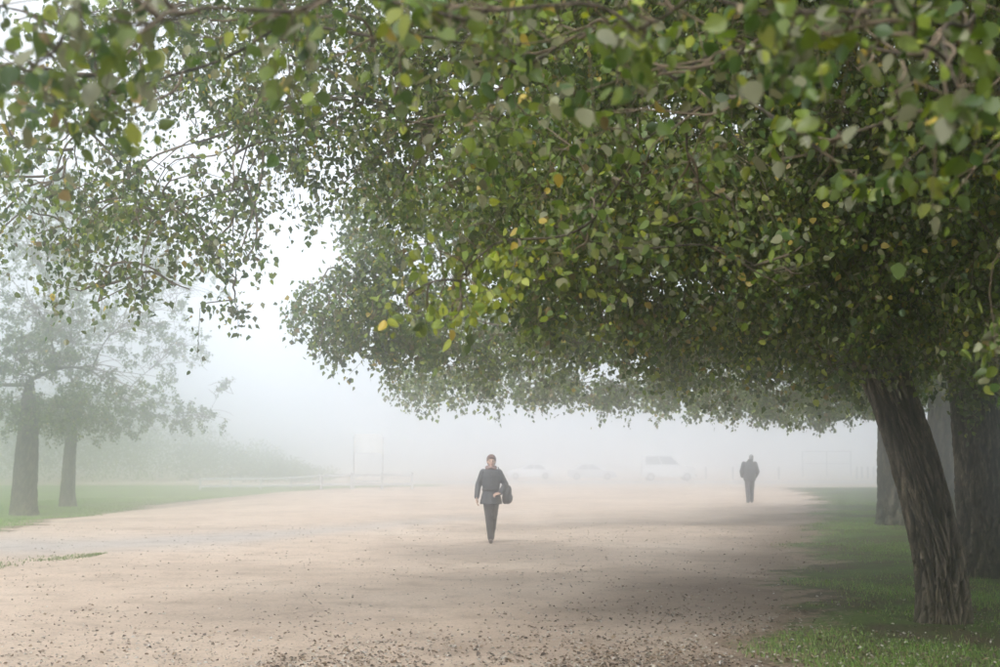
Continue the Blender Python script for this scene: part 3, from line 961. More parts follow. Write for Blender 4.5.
# tree 2: broad dark trunk at the right edge
b2 = G(990, 577)
q = P(962, 500, b2[1])
path2 = [(b2[0] + .05, b2[1], -0.15), (b2[0] + .03, b2[1], 0.4), (b2[0], b2[1], 1.2), (b2[0] - .05, b2[1], 2.2), (b2[0] - .2, b2[1], 3.6), (b2[0] - .3, b2[1], 5.5), (b2[0] - .3, b2[1], 8.5)]
rad2 = [0.46, 0.43, 0.41, 0.39, 0.34, 0.24, 0.06]
blobs2 = [
    B(330, 320, 20.5, 0.9, 1.2, 0.65, 1.2), B(390, 350, 21, 1.1, 1.3, 0.5, 1.2), B(400, 300, 21, 1.5, 1.6, 0.95, 1.2), B(420, 210, 21, 1.6, 1.6, 1.0, 0.7), B(360, 235, 21.0, 1.0, 1.2, 0.6, 0.45), B(480, 345, 20.5, 1.5, 1.6, 0.6, 1.0),
    B(600, 340, 20, 1.6, 1.6, 0.7, 1.0), B(720, 350, 19.5, 1.6, 1.6, 0.7, 1.0), B(840, 350, 19.0, 1.4, 1.6, 0.7, 1.0), B(970, 350, 18.5, 1.6, 1.6, 0.9, 1.0), B(600, 220, 20, 2.2, 2.0, 1.3, 0.7), B(780, 230, 19.5, 2.2, 2.0, 1.4, 0.8),
    B(960, 220, 19, 2.0, 2.0, 1.5, 0.9), S(1.5, 20, 8.5, 2.8, 2.6, 1.5, 0.6), S(5.0, 20, 9.5, 3.2, 3.0, 1.8, 0.7), S(9.0, 20, 8.2, 3.0, 3.0, 1.8, 0.8), S(9.0, 19.6, 5.0, 2.6, 2.6, 1.5, 0.9),
]
build_tree('poplar_tree', 'broad dark trunked tree at the right edge behind the leaning trunk', (b2[0], b2[1], 0), path2, rad2, blobs2,
           125000, 0.08, LEAF_FAR, 303, M_BARK, (120, 200), (0.05, 26), leaves_per_twig=40)

# tree 3 and 4: hazier trunks between and beyond
b3 = G(901, 526)
path3 = [(b3[0], b3[1], -0.15), (b3[0], b3[1], 0.5), (b3[0], b3[1], 1.5), (b3[0] + .02, b3[1], 2.8), (b3[0], b3[1], 4.5), (b3[0] - .2, b3[1], 7), (b3[0] - .2, b3[1], 10)]
rad3 = [0.54, 0.52, 0.50, 0.48, 0.40, 0.26, 0.06]
blobs3 = [
    B(440, 385, 30, 1.4, 2.0, 0.55, 0.9), B(520, 385, 31, 1.8, 2.0, 0.6, 1.0), B(600, 390, 32, 1.8, 2.0, 0.5, 1.0), B(690, 395, 32, 1.8, 2.0, 0.55, 1.0), B(780, 400, 33, 1.8, 2.0, 0.55, 1.0), B(850, 395, 33, 1.6, 2.0, 0.7, 1.0),
    B(560, 330, 32, 2.6, 2.4, 1.2, 0.7), B(720, 330, 33, 2.6, 2.4, 1.2, 0.8), B(880, 340, 33, 2.6, 2.4, 1.4, 0.8), S(4, 33, 8, 3.4, 3.2, 1.8, 0.6), S(9, 33.5, 10, 3.6, 3.4, 2.2, 0.6), S(13, 33.5, 7.0, 3.4, 3.2, 2.2, 0.7),
]
build_tree('poplar_tree', 'hazy grey trunked tree just left of and behind the leaning trunk', (b3[0], b3[1], 0), path3, rad3, blobs3,
           90000, 0.092, LEAF_FAR, 404, M_BARK_GREY, (90, 140), (0.05, 26), leaves_per_twig=40)
b4 = G(946, 516)
path4 = [(b4[0], b4[1], -0.15), (b4[0], b4[1], 0.5), (b4[0], b4[1], 1.5), (b4[0] + .02, b4[1], 2.8), (b4[0], b4[1], 4.5), (b4[0] - .2, b4[1], 7), (b4[0] - .2, b4[1], 10)]
rad4 = [0.52, 0.50, 0.48, 0.45, 0.38, 0.24, 0.06]
blobs4 = [
    B(690, 395, 40, 2.0, 2.4, 0.5, 0.9), B(770, 405, 40, 2.0, 2.4, 0.6, 1.0), B(840, 408, 41, 1.8, 2.2, 0.6, 1.0), B(900, 395, 41, 2.0, 2.4, 0.9, 1.0), B(760, 345, 41, 3.0, 3, 1.4, 0.8), B(900, 340, 41, 3, 3, 1.6, 0.8),
    S(9, 41, 8, 3.4, 3.4, 2.0, 0.6), S(14, 42, 9.5, 3.6, 3.6, 2.4, 0.6), S(17, 42, 6, 3.2, 3.4, 2.2, 0.7),
]
build_tree('poplar_tree', 'paler hazy tree trunk seen between the two dark foreground trunks', (b4[0], b4[1], 0), path4, rad4, blobs4,
           60000, 0.105, LEAF_FAR, 505, M_BARK_GREY, (72, 100), (0.05, 26), leaves_per_twig=40)

# second row to the right, mostly out of view, plus one behind: added to shade verge and canopy
for (tx, ty, sd_, lab) in ((10.2, 14.6, 811, 'dense low crowned tree added for shade just beyond the right edge, level with the leaning trunk'), (13.2, 23.0, 822, 'dense low crowned tree added for shade beyond the right edge, behind the broad dark trunk'),
                           (8.6, 5.4, 833, 'unseen dense low crowned tree added for shade right of the viewpoint'), (3.4, -3.6, 844, 'unseen dense low crowned tree added for shade behind the viewpoint')):
    pth = [(tx, ty, -0.15), (tx, ty, 0.5), (tx, ty, 1.5), (tx, ty, 2.6), (tx, ty, 4.2), (tx + .1, ty, 6.5), (tx, ty, 9)]
    bl = [S(tx - 1.6, ty + .3, 3.0, 1.7, 2.2, 1.2, 1), S(tx + 1.8, ty + .4, 3.0, 2.0, 2.2, 1.4, 1), S(tx, ty - 1.8, 3.2, 2.2, 1.8, 1.4, 1), S(tx, ty + 2.0, 3.2, 2.2, 1.8, 1.4, 1),
          S(tx - 1.2, ty, 5.4, 2.2, 2.6, 1.6, .9), S(tx + 1.4, ty, 5.8, 2.2, 2.6, 1.6, .9), S(tx, ty, 7.8, 2.6, 2.6, 1.6, .8)]
    build_tree('poplar_tree', lab, (tx, ty, 0), pth, [.34, .32, .3, .28, .24, .15, .05], bl, 30000, 0.10, LEAF_FAR, sd_, M_BARK, (48, 80), (0.045, 18), leaves_per_twig=40)

# misty trees on the left
FOG_W = W_STD * np.array([1.2, 1, 1.4, .6, .2, .5, .5, .2, .3])
b5 = G(23, 516)
x5, y5 = b5[0], b5[1]
z5 = float(b5[2])
K5 = 1.33
path5 = [(x5, y5, -0.15), (x5, y5, 0.5), (x5 + .05, y5, 1.6), (x5 + .1, y5, 2.2), (x5 + .12, y5, 2.7), (x5 + .1, y5, 3.2), (x5 + .1, y5, 3.8)]
path5 = [(a_, b_, z5 + c_ * K5) for a_, b_, c_ in path5]
rad5 = [0.52, 0.47, 0.42, 0.38, 0.34, 0.27, 0.14]
blobs5 = [
    B(25, 408, y5 - 1.2, 1.6, 1.0, 0.6, 3.0), B(20, 350, y5 - 1.4, 1.8, 1.3, 1.0, 1.2), B(70, 412, y5 - 1.0, 1.4, 1.2, 0.6, 2.4),
    B(-60, 400, y5, 2.2, 2.2, 0.9, 1), B(30, 370, y5 - 1, 1.8, 2.2, 1.0, 0.9), B(120, 390, y5, 1.6, 2, 0.9, 1.0), B(40, 300, y5, 2.6, 2.4, 1.3, 0.5), B(150, 320, y5, 1.5, 2, 1.0, 0.55), B(-90, 300, y5, 3, 3, 1.6, 0.6),
    S(x5, y5, 11, 3.4, 3.2, 1.8, 0.5), S(x5 + 4.4, y5 + 1, 9.4, 1.8, 2.0, 1.2, 0.4), S(x5 - 5, y5, 9.5, 3, 3, 1.8, 0.6),
]
blobs5 = [(b_[0], b_[1], b_[2], b_[3] * K5, b_[4] * K5, b_[5] * K5, b_[6]) for b_ in blobs5]
build_tree('misty_tree', 'larger misty tree at the left edge with a thick two toned trunk', (x5, y5, z5), path5, rad5, blobs5,
           34000, 0.105, LEAF_FAR, 606, M_BARK_GREY, (48, 80), (0.04, 18), FOG_W, leaves_per_twig=40, group='misty trees on the left lawn', limb_r=0.13, sub_rad=0.016)
b6 = G(67, 507)
x6, y6 = b6[0], b6[1]
z6 = float(b6[2])
path6 = [(x6, y6, -0.15), (x6, y6, 0.5), (x6 + .05, y6, 1.6), (x6 + .1, y6, 2.2), (x6 + .15, y6, 2.7), (x6 + .15, y6, 3.2), (x6 + .15, y6, 3.8)]
path6 = [(a_, b_, z6 + c_ * K5) for a_, b_, c_ in path6]
rad6 = [0.40, 0.32, 0.27, 0.24, 0.21, 0.17, 0.09]
blobs6 = [
    B(75, 405, y6 - 1.3, 1.6, 1.1, 0.8, 2.2), B(60, 350, y6 - 1.3, 1.8, 1.3, 1.0, 0.8),
    B(90, 425, y6, 1.8, 2.2, 0.7, 1), B(150, 410, y6, 1.6, 2.0, 0.9, 1.0), B(200, 420, y6, 1.2, 1.6, 0.55, 0.8), B(175, 350, y6, 1.5, 2, 1.2, 0.6), B(225, 385, y6, 0.8, 1.2, 0.35, 0.5), B(80, 330, y6, 2.4, 2.4, 1.6, 0.6),
    B(20, 420, y6 + 1, 2.2, 2.2, 0.8, 1.0), S(x6, y6, 11, 3.2, 3.0, 1.8, 0.5), S(x6 + 4.6, y6, 9.4, 2, 2, 1.3, 0.4),
]
blobs6 = [(b_[0], b_[1], b_[2], b_[3] * K5, b_[4] * K5, b_[5] * K5, b_[6]) for b_ in blobs6]
build_tree('misty_tree', 'smaller misty tree with a slim trunk, right of the thick left trunk', (x6, y6, z6), path6, rad6, blobs6,
           26000, 0.11, LEAF_FAR, 707, M_BARK_GREY, (40, 70), (0.035, 16), FOG_W, leaves_per_twig=40, group='misty trees on the left lawn', limb_r=0.13, sub_rad=0.016)

# far wood lost in the mist behind the left lawn
r_ = np.random.default_rng(77)
ppos, psz = [], []
for k in range(130):
    cx = r_.uniform(-62, -17)
    cyy = r_.uniform(125, 150)
    top = np.interp(cx, [-62, -40, -30, -17], [11.5, 10.0, 6.0, 1.2]) * r_.uniform(0.6, 1.1)
    m = 320
    q = r_.standard_normal((m, 3))
    q /= np.linalg.norm(q, axis=1, keepdims=True)
    q *= r_.random((m, 1)) ** 0.33
    ppos.append(np.array((cx, cyy, top * 0.5 - 0.7)) + q * np.array((r_.uniform(1.2, 2.8), 1.8, top * 0.52)))
    psz.append(r_.uniform(0.14, 0.3, m))
ppos = np.concatenate(ppos)
psz = np.concatenate(psz)
ok = ppos[:, 2] > -0.55
ppos, psz = ppos[ok], psz[ok]
V, F, c = leaf_cloud(ppos, psz, LEAF_FAR, r_, palette(len(ppos), r_, FOG_W))
o = link('far_wood', mesh_np('far_wood', V, F, False, c), M_LEAF)
tag(o, 'dim mass of far bushes and trees lost in fog behind the left lawn', 'far wood', kind='stuff')

# ------------------------------------------------------------------ things in the far fog
M_WHITE = plain('white_paint', (0.55, 0.55, 0.545), 0.5, scale=5, var=0.06, bump=0.0)
M_PALEWOOD = plain('weathered_rail', (0.38, 0.38, 0.375), 0.8, scale=12, var=0.15)
M_GREYMETAL = plain('galvanised_metal', (0.30, 0.31, 0.32), 0.5, 0.4, 20, 0.15, 0.05)
M_DARKMETAL = plain('dark_post', (0.25, 0.26, 0.27), 0.6, 0.2, 20, 0.15, 0.05)
# post and rail fence
fence_pts = [G(200 + k * 30.3, 490.5 - 0.14 * k) for k in range(8)]
fence = empty('rail_fence', fence_pts[0])
tag(fence, 'low pale two railed fence across the foggy lawn edge', 'fence')
post_me = box_me('post', (0, 0, 0.42), (0.11, 0.11, 0.95), 0.01)
post_me.materials.append(M_PALEWOOD)
for k, p_ in enumerate(fence_pts):
    link('post', post_me, None, fence, p_ - fence_pts[0])
    if k:
        q_ = fence_pts[k - 1]
        v_ = Vector((p_ - q_).tolist())
        for z in (0.28, 0.76):
            o = link('rail', box_me('rail', (v_.length / 2, 0, 0), (v_.length - 0.12, 0.05, 0.13), 0.01), M_PALEWOOD, fence, q_ - fence_pts[0] + np.array((0, 0, z)))
            o.rotation_euler = v_.to_track_quat('X', 'Z').to_euler()
# raised white board
bb = G(368, 489)
board = empty('notice_board', bb)
tag(board, 'white rectangular board raised on two thin posts in the fog', 'board')
top_z = float(P(368, 434, bb[1])[2])
bot_z = float(P(368, 453, bb[1])[2])
top_z, bot_z = top_z - float(bb[2]), bot_z - float(bb[2])
link('panel', box_me('panel', (0, 0, (top_z + bot_z) / 2), (28 * bb[1] / FPX, 0.06, top_z - bot_z), 0.015), M_WHITE, board)
for s in (-0.8, 0.8):
    link('post', box_me('post', (s, 0.06, top_z / 2 - 0.1), (0.07, 0.055, top_z - 0.1), 0.008), M_PALEWOOD, board)
link('crossbar', box_me('crossbar', (0, 0.06, 0.42), (1.5, 0.045, 0.10), 0.008), M_PALEWOOD, board)
# metal frame (two bays)
gb = G(828, 477)
goal = empty('metal_frame', gb)
tag(goal, 'thin dark rectangular two bay metal frame standing far right in the fog', 'frame')
sc_ = gb[1] / FPX
gt = float(P(828, 451, gb[1])[2] - gb[2])
for px_ in (803, 827, 851):
    xx = (px_ - 828) * sc_
    link('post', box_me('post', (xx, 0, gt / 2 - 0.1), (0.14, 0.14, gt + 0.2), 0.01), M_DARKMETAL, goal)
for z, t_ in ((gt - 0.05, 0.12), (gt * 0.52, 0.07)):
    link('bar', box_me('bar', (-.5 * sc_, 0.0, z), (46 * sc_, 0.07, t_), 0.01), M_DARKMETAL, goal)
bm = bmesh.new()
for k in range(22):
    xx = -24 * sc_ + (k + 0.5) * 47 * sc_ / 22
    box_bm(bm, xx, 0.07, gt / 2, 0.012, 0.012, gt - 0.1)
for k in range(11):
    box_bm(bm, -0.5 * sc_, 0.085, 0.1 + k * (gt - 0.2) / 10, 46 * sc_, 0.012, 0.012)
o = link('wire_mesh', bm_mesh('wire_mesh', bm), M_GREYMETAL, goal)
# lone posts
pm = box_me('thin_post', (0, 0, 0.5), (0.18, 0.18, 1.5), 0.02)
pm.materials.append(M_DARKMETAL)
for px_, lab, grp in ((706, 'thin post in the fog right of the pale off road car', None), (733, 'thin post in the fog close to the left of the dark clad man', None),
                      (779, 'thin post in the fog between the man and the metal frame', None)):
    o = link('thin_post', pm, None, None, G(px_, 479.5))
    tag(o, lab, 'post', 'thin posts in the far fog')
for px_, which in ((857, 'leftmost'), (862, 'second from left'), (868, 'middle one'), (874, 'second from right'), (880, 'rightmost')):
    o = link('thin_post', pm, None, None, G(px_, 479))
    tag(o, which + ' of the five close set posts right of the far metal frame', 'post', 'thin posts in the far fog')


def car(name, label, px, py, length, height, width, paint, kind, rz=0.0):
    root = empty(name, G(px, py) + np.array((0, 0, 0.03)), rz)
    tag(root, label, 'car', 'cars parked in the far fog')
    h = height
    wr = 0.33 if kind != 'suv' else 0.38
    gc = 0.22 if kind != 'suv' else 0.34
    L2 = length / 2
    belt = gc + (h - gc) * 0.55
    prof = [(-L2, gc + .1), (-L2, belt - .08), (-L2 + .1, belt), (L2 * 0.42, belt), (L2 - .12, belt - .14), (L2, belt - .34), (L2, gc + .1), (L2 - .1, gc), (-L2 + .1, gc)]
    if kind == 'suv':
        cab = [(-L2 + .06, belt), (-L2 + .18, h - .06), (-L2 + .45, h), (L2 * .12, h), (L2 * .44, belt)]
    else:
        cab = [(-L2 + .55, belt), (-L2 + 1.15, h - .03), (-L2 + 1.7, h), (L2 * .05, h - .03), (L2 * .46, belt)]

    def extrude(pr, w0, w1, zlo, zhi):
        bm = bmesh.new()
        sides = []
        for sgn in (-1, 1):
            vs = []
            for (x, z) in pr:
                f = 0 if zhi == zlo else (z - zlo) / (zhi - zlo)
                vs.append(bm.verts.new((x, sgn * ((w0 * (1 - f) + w1 * f) / 2), z)))
            sides.append(vs)
        bm.faces.new(sides[0][::-1])
        bm.faces.new(sides[1])
        k = len(pr)
        for i in range(k):
            bm.faces.new((sides[0][i], sides[0][(i + 1) % k], sides[1][(i + 1) % k], sides[1][i]))
        bmesh.ops.recalc_face_normals(bm, faces=bm.faces)
        bmesh.ops.bevel(bm, geom=list(bm.edges), offset=0.045, segments=2, affect='EDGES', profile=0.6)
        return bm
    body = link('body', bm_mesh('body', extrude(prof, width, width, 0, 1), True), paint, root)
    link('cabin', bm_mesh('cabin', extrude(cab, width - .04, width - .36, belt, h), True), paint, root)
    # side windows, slightly proud of the cabin
    xa, xb = cab[0][0] + .22, cab[-1][0] - .22
    ta, tb = cab[1][0] + .14, cab[3][0] - .10
    xm = (xa + xb) / 2
    for sgn in (-1, 1):
        for (a0, a1, c0, c1) in ((xa, xm - .04, ta, (ta + tb) / 2 - .04), (xm + .04, xb, (ta + tb) / 2 + .04, tb)):
            bm = bmesh.new()
            z0, z1 = belt + .06, h - .12
            def yy(z): return sgn * ((width - .04 - .32 * (z - belt) / (h - belt)) / 2 + .012)
            vs = [bm.verts.new(p) for p in ((a0, yy(z0), z0), (a1, yy(z0), z0), (c1, yy(z1), z1), (c0, yy(z1), z1))]
            fc = bm.faces.new(vs)
            r = bmesh.ops.extrude_face_region(bm, geom=[fc])
            bmesh.ops.translate(bm, vec=(0, -sgn * .03, 0), verts=[v for v in r['geom'] if isinstance(v, bmesh.types.BMVert)])
            link('window', bm_mesh('window', bm), M_GLASS, root)
    for sx in (-L2 + .75, L2 - .8):
        for sgn in (-1, 1):
            bm = bmesh.new()
            bmesh.ops.create_cone(bm, cap_ends=True, segments=20, radius1=wr, radius2=wr, depth=.2)
            bmesh.ops.rotate(bm, matrix=Matrix.Rotation(math.pi / 2, 3, 'X'), verts=bm.verts)
            bmesh.ops.bevel(bm, geom=[e for e in bm.edges], offset=.02, segments=1, affect='EDGES')
            w = link('wheel', bm_mesh('wheel', bm), M_TYRE, root, (sx, sgn * (width / 2 - .09), wr))
            bm = bmesh.new()
            bmesh.ops.create_cone(bm, cap_ends=True, segments=16, radius1=wr * .6, radius2=wr * .55, depth=.03)
            bmesh.ops.rotate(bm, matrix=Matrix.Rotation(math.pi / 2, 3, 'X'), verts=bm.verts)
            link('rim', bm_mesh('rim', bm), M_GREYMETAL, w, (0, sgn * .105, 0))
    for sgn in (-1, 1):
        link('headlight', box_me('headlight', (L2 - .02, sgn * (width / 2 - .25), belt - .42), (.08, .3, .14), .02), M_WHITE, root)
        link('tail_light', box_me('tail_light', (-L2 + .01, sgn * (width / 2 - .16), belt - .22), (.06, .16, .24), .02), M_TAIL, root)
    link('bumper', box_me('bumper', (L2 + .02, 0, gc + .14), (.12, width - .1, .16), .03), M_TYRE, root)
    return root


M_GLASS = plain('car_glass', (0.10, 0.11, 0.12), 0.1, 0.0, 3, 0.1, 0.0)
M_TYRE = plain('tyre_rubber', (0.03, 0.03, 0.03), 0.85, 0.0, 20)
M_TAIL = plain('tail_lamp', (0.25, 0.02, 0.02), 0.3, 0.0, 20, 0.1, 0.0)
M_SILVER = plain('silver_paint', (0.62, 0.63, 0.65), 0.35, 0.2, 3, 0.05, 0.0)
M_GREYCAR = plain('grey_paint', (0.42, 0.43, 0.45), 0.35, 0.1, 3, 0.05, 0.0)
car('off_road_car', 'pale boxy off road car parked in the fog, tallest of the cars', 668, 481, 4.9, 2.35, 1.95, M_WHITE, 'suv')
car('saloon_car', 'dim grey low car parked in the fog left of the pale off road car', 592, 480, 4.5, 1.55, 1.8, M_GREYCAR, 'car')
car('saloon_car', 'faint silver car parked in the fog nearest behind the woman', 530, 479.5, 4.5, 1.55, 1.8, M_SILVER, 'car', math.pi)

# ------------------------------------------------------------------ people
def capsule(bm, p0, p1, r0, r1, seg=14):
    p0, p1 = Vector(p0), Vector(p1)
    ax = (p1 - p0)
    ln = ax.length
    ax = ax / ln if ln > 1e-6 else Vector((0, 0, 1))
    q = ax.to_track_quat('Z', 'Y')
    rings = []
    for k in range(1, 5):
        a = -math.pi / 2 + math.pi / 2 * k / 4
        rings.append((r0 * math.sin(a), r0 * math.cos(a)))
    for k in range(0, 4):
        a = math.pi / 2 * k / 4
        rings.append((ln + r1 * math.sin(a), r1 * math.cos(a)))
    first = bm.verts.new(p0 + q @ Vector((0, 0, -r0)))
    last = bm.verts.new(p0 + q @ Vector((0, 0, ln + r1)))
    prev = None
    for z, rr in rings:
        vs = [bm.verts.new(p0 + q @ Vector((rr * math.cos(2 * math.pi * i / seg), rr * math.sin(2 * math.pi * i / seg), z))) for i in range(seg)]
        if prev is None:
            for i in range(seg):
                bm.faces.new((first, vs[(i + 1) % seg], vs[i]))
        else:
            for i in range(seg):
                bm.faces.new((prev[i], prev[(i + 1) % seg], vs[(i + 1) % seg], vs[i]))
        prev = vs
    for i in range(seg):
        bm.faces.new((prev[i], prev[(i + 1) % seg], last))


def ellipsoid(bm, c, r, rot=None):
    m = Matrix.Translation(Vector(c))
    if rot is not None:
        m = m @ rot.to_4x4()
    m = m @ Matrix.Diagonal((r[0], r[1], r[2], 1))
    bmesh.ops.create_uvsphere(bm, u_segments=20, v_segments=12, radius=1.0, matrix=m)


def loft(bm, secs, seg=24):
    """secs: (cx, cy, z, rx, ry) ellipse sections from bottom to top, closed."""
    prev = None
    for (cx, cyy, z, rx, ry) in secs:
        vs = [bm.verts.new((cx + rx * math.cos(2 * math.pi * i / seg), cyy + ry * math.sin(2 * math.pi * i / seg), z)) for i in range(seg)]
        if prev is None:
            bm.faces.new(vs[::-1])
        else:
            for i in range(seg):
                bm.faces.new((prev[i], prev[(i + 1) % seg], vs[(i + 1) % seg], vs[i]))
        prev = vs
    bm.faces.new(prev)


def fuse(name, bm, voxel, mat, parent, smooth=4):
    """Fuse overlapping closed shapes into one continuous skin."""
    bmesh.ops.recalc_face_normals(bm, faces=bm.faces)
    me = bm_mesh(name, bm)
    tmp = bpy.data.objects.new('tmp_fuse', me)
    COL.objects.link(tmp)
    md = tmp.modifiers.new('r', 'REMESH')
    md.mode = 'VOXEL'
    md.voxel_size = voxel
    md.use_smooth_shade = True
    if smooth:
        s = tmp.modifiers.new('s', 'SMOOTH')
        s.factor = 0.5
        s.iterations = smooth
    dg = bpy.context.evaluated_depsgraph_get()
    out = bpy.data.meshes.new_from_object(tmp.evaluated_get(dg))
    bpy.data.objects.remove(tmp)
    out.name = name
    out.materials.clear()
    o = link(name, out, mat, parent)
    out.polygons.foreach_set('use_smooth', np.ones(len(out.polygons), dtype=bool))
    return o


def hand(bm, wrist, tip_dir, palm_n, thumb_side, curl=0.5, size=1.0):
    """Palm and five unequal bent fingers. tip_dir: from wrist to knuckles; palm_n: out of the palm."""
    w = Vector(wrist)
    t = Vector(tip_dir).normalized()
    n_ = Vector(palm_n)
    n_ = (n_ - t * n_.dot(t)).normalized()
    s = t.cross(n_).normalized() * thumb_side
    ln = 0.085 * size
    for f in (-1, -.35, .35, 1):
        capsule(bm, w + s * f * .018 * size, w + t * ln + s * f * .030 * size, .015 * size, .012 * size, 10)
    for f, l in ((1, .070), (.35, .080), (-.35, .074), (-1, .058)):
        a = w + t * ln + s * f * .030 * size
        d1 = (t * math.cos(curl * .6) + n_ * math.sin(curl * .6))
        d2 = (t * math.cos(curl * 1.5) + n_ * math.sin(curl * 1.5))
        d3 = (t * math.cos(curl * 2.3) + n_ * math.sin(curl * 2.3))
        p = a
        for dd, k, ra, rb in ((d1, .45, .0095, .009), (d2, .32, .009, .0085), (d3, .25, .0085, .0075)):
            q2 = p + dd * l * k * size
            capsule(bm, p, q2, ra * size, rb * size, 10)
            p = q2
    a = w + t * .025 * size + s * .024 * size
    m = a + (t * .6 + s * .75 + n_ * .25).normalized() * .042 * size
    e = m + (t * .85 + s * .2 + n_ * .35).normalized() * .034 * size
    capsule(bm, a, m, .014 * size, .011 * size, 10)
    capsule(bm, m, e, .011 * size, .0085 * size, 10)


M_SKIN = plain('skin', (0.50, 0.31, 0.23), 0.55, 0.0, 40, 0.08, 0.05)
M_HAIR_R = plain('auburn_hair', (0.11, 0.04, 0.025), 0.6, 0.0, 60, 0.4, 0.5)
M_HAIR_G = plain('grey_hair', (0.25, 0.25, 0.25), 0.7, 0.0, 60, 0.3, 0.4)
M_JACKET_W = plain('blue_grey_quilt', (0.028, 0.034, 0.042), 0.6, 0.0, 30, 0.3, 0.4)
M_TROUSER_W = plain('dark_trousers', (0.02, 0.018, 0.018), 0.8, 0.0, 30, 0.3, 0.2)
M_SHOE = plain('dark_brown_shoe', (0.035, 0.022, 0.015), 0.5, 0.0, 30, 0.2, 0.1)
M_BAG = plain('black_bag_leather', (0.012, 0.012, 0.013), 0.5, 0.0, 30, 0.3, 0.2)
M_SCARF = plain('dusky_scarf', (0.22, 0.13, 0.12), 0.85, 0.0, 40, 0.3, 0.3)
M_JACKET_M = plain('dark_man_jacket', (0.03, 0.03, 0.033), 0.75, 0.0, 20, 0.3, 0.3)
M_TROUSER_M = plain('man_trousers', (0.045, 0.042, 0.048), 0.8, 0.0, 20, 0.3, 0.2)
M_EYE = plain('eye', (0.03, 0.02, 0.015), 0.2, 0.0, 10, 0.1, 0.0)
M_LIP = plain('lip', (0.32, 0.12, 0.10), 0.5, 0.0, 10, 0.1, 0.0)
M_BUTTON = plain('button', (0.10, 0.10, 0.11), 0.3, 0.5, 10, 0.1, 0.0)


def add_head(bm, c, f):
    """Skull, jaw, nose, ears and neck; c head centre, f facing direction along y (-1 towards the viewpoint)."""
    x, y, z = c
    ellipsoid(bm, (x, y - f * .012, z + .018), (.074, .094, .098))
    ellipsoid(bm, (x, y + f * .022, z - .045), (.056, .062, .066))
    ellipsoid(bm, (x, y + f * .060, z - .092), (.026, .024, .020))
    capsule(bm, (x, y + f * .084, z + .018), (x, y + f * .106, z - .022), .009, .014, 10)
    for s in (-1, 1):
        ellipsoid(bm, (x + s * .076, y - f * .004, z - .008), (.012, .022, .032))
        ellipsoid(bm, (x + s * .036, y + f * .066, z - .022), (.022, .02, .02))
        ellipsoid(bm, (x + s * .030, y + f * .078, z + .026), (.024, .012, .010))
    capsule(bm, (x, y - f * .02, z - .06), (x, y - f * .025, z - .19), .052, .058)


def face(parent, c, f):
    x, y, z = c
    for s in (-1, 1):
        bm = bmesh.new()
        ellipsoid(bm, (x + s * .031, y + f * .079, z + .004), (.014, .010, .008))
        link('eye', bm_mesh('eye', bm, True), M_EYE, parent)
    bm = bmesh.new()
    ellipsoid(bm, (x, y + f * .082, z - .058), (.024, .010, .008))
    link('mouth', bm_mesh('mouth', bm, True), M_LIP, parent)


def leg(bm, hip, knee, ankle, rs):
    capsule(bm, hip, knee, rs[0], rs[1])
    capsule(bm, knee, ankle, rs[1], rs[2])


def shoe(parent, ankle, toe, mat, h=.0):
    bm = bmesh.new()
    a, t = Vector(ankle), Vector(toe)
    heel = a + (a - t).normalized() * .035
    heel.z = a.z - .05
    capsule(bm, a, a + Vector((0, 0, -.045)), .046, .046)
    capsule(bm, heel, a.lerp(t, .5) + Vector((0, 0, -.03)), .040, .042)
    capsule(bm, a.lerp(t, .5) + Vector((0, 0, -.03)), t, .042, .034)
    return fuse('shoe', bm, .012, mat, parent, 3)


# --- woman, walking towards the viewpoint
wg = G(491, 543)
wz = float(ground_z(wg[0], wg[1]))
woman = empty('person', (wg[0], wg[1], wz))
tag(woman, 'walking woman in blue grey belted jacket and dark trousers facing the viewpoint', 'person')
f = -1
hc = (0.005, -0.05, 1.545)
bm = bmesh.new()
add_head(bm, hc, f)
loft(bm, [(0, 0, .86, .14, .10), (0, 0, .98, .125, .09), (0, -.005, 1.12, .13, .095), (0, -.01, 1.28, .15, .10), (0, -.015, 1.37, .12, .075), (0, -.02, 1.42, .055, .055)])
legA = [(-.075, -.01, .88), (-.045, -.12, .50), (-.005, -.16, .10)]      # forward, weight on it
legB = [(.080, .01, .88), (.045, .02, .48), (.030, .34, .24)]            # trailing
leg(bm, *legA, (.080, .055, .040))
leg(bm, *legB, (.080, .055, .040))
armR = [(-.15, -.01, 1.335), (-.245, .02, 1.09), (-.270, -.07, .875)]
armL = [(.15, -.01, 1.335), (.275, .05, 1.10), (.185, -.155, .955)]
for a in (armR, armL):
    capsule(bm, a[0], a[1], .045, .036)
    capsule(bm, a[1], a[2], .036, .025)
hand(bm, (-.272, -.085, .855), (.02, -.25, -1), (1, -.1, 0), -1, .45)
hand(bm, (.165, -.180, .945), (-1, -.25, -.25), (0, .5, -1), -1, .9)
body = fuse('body', bm, .008, M_SKIN, woman, 1)
face(woman, hc, f)
bm = bmesh.new()
x, y, z = hc
ellipsoid(bm, (x, y + .020, z + .045), (.090, .098, .090))
ellipsoid(bm, (x, y + .050, z - .015), (.084, .066, .090))
for s in (-1, 1):
    ellipsoid(bm, (x + s * .074, y + .022, z + .022), (.018, .044, .052))
    ellipsoid(bm, (x + s * .035, y - .072, z + .078), (.045, .026, .026))
fuse('hair', bm, .010, M_HAIR_R, woman, 2)
bm = bmesh.new()
loft(bm, [(0, 0, .735, .215, .16), (0, 0, .80, .205, .15), (0, 0, .90, .180, .135), (0, 0, .985, .160, .120), (0, 0, 1.03, .163, .122), (0, -.005, 1.15, .178, .130), (0, -.01, 1.27, .182, .128),
          (0, -.012, 1.35, .155, .108), (0, -.015, 1.40, .105, .086), (0, -.02, 1.45, .085, .080)])
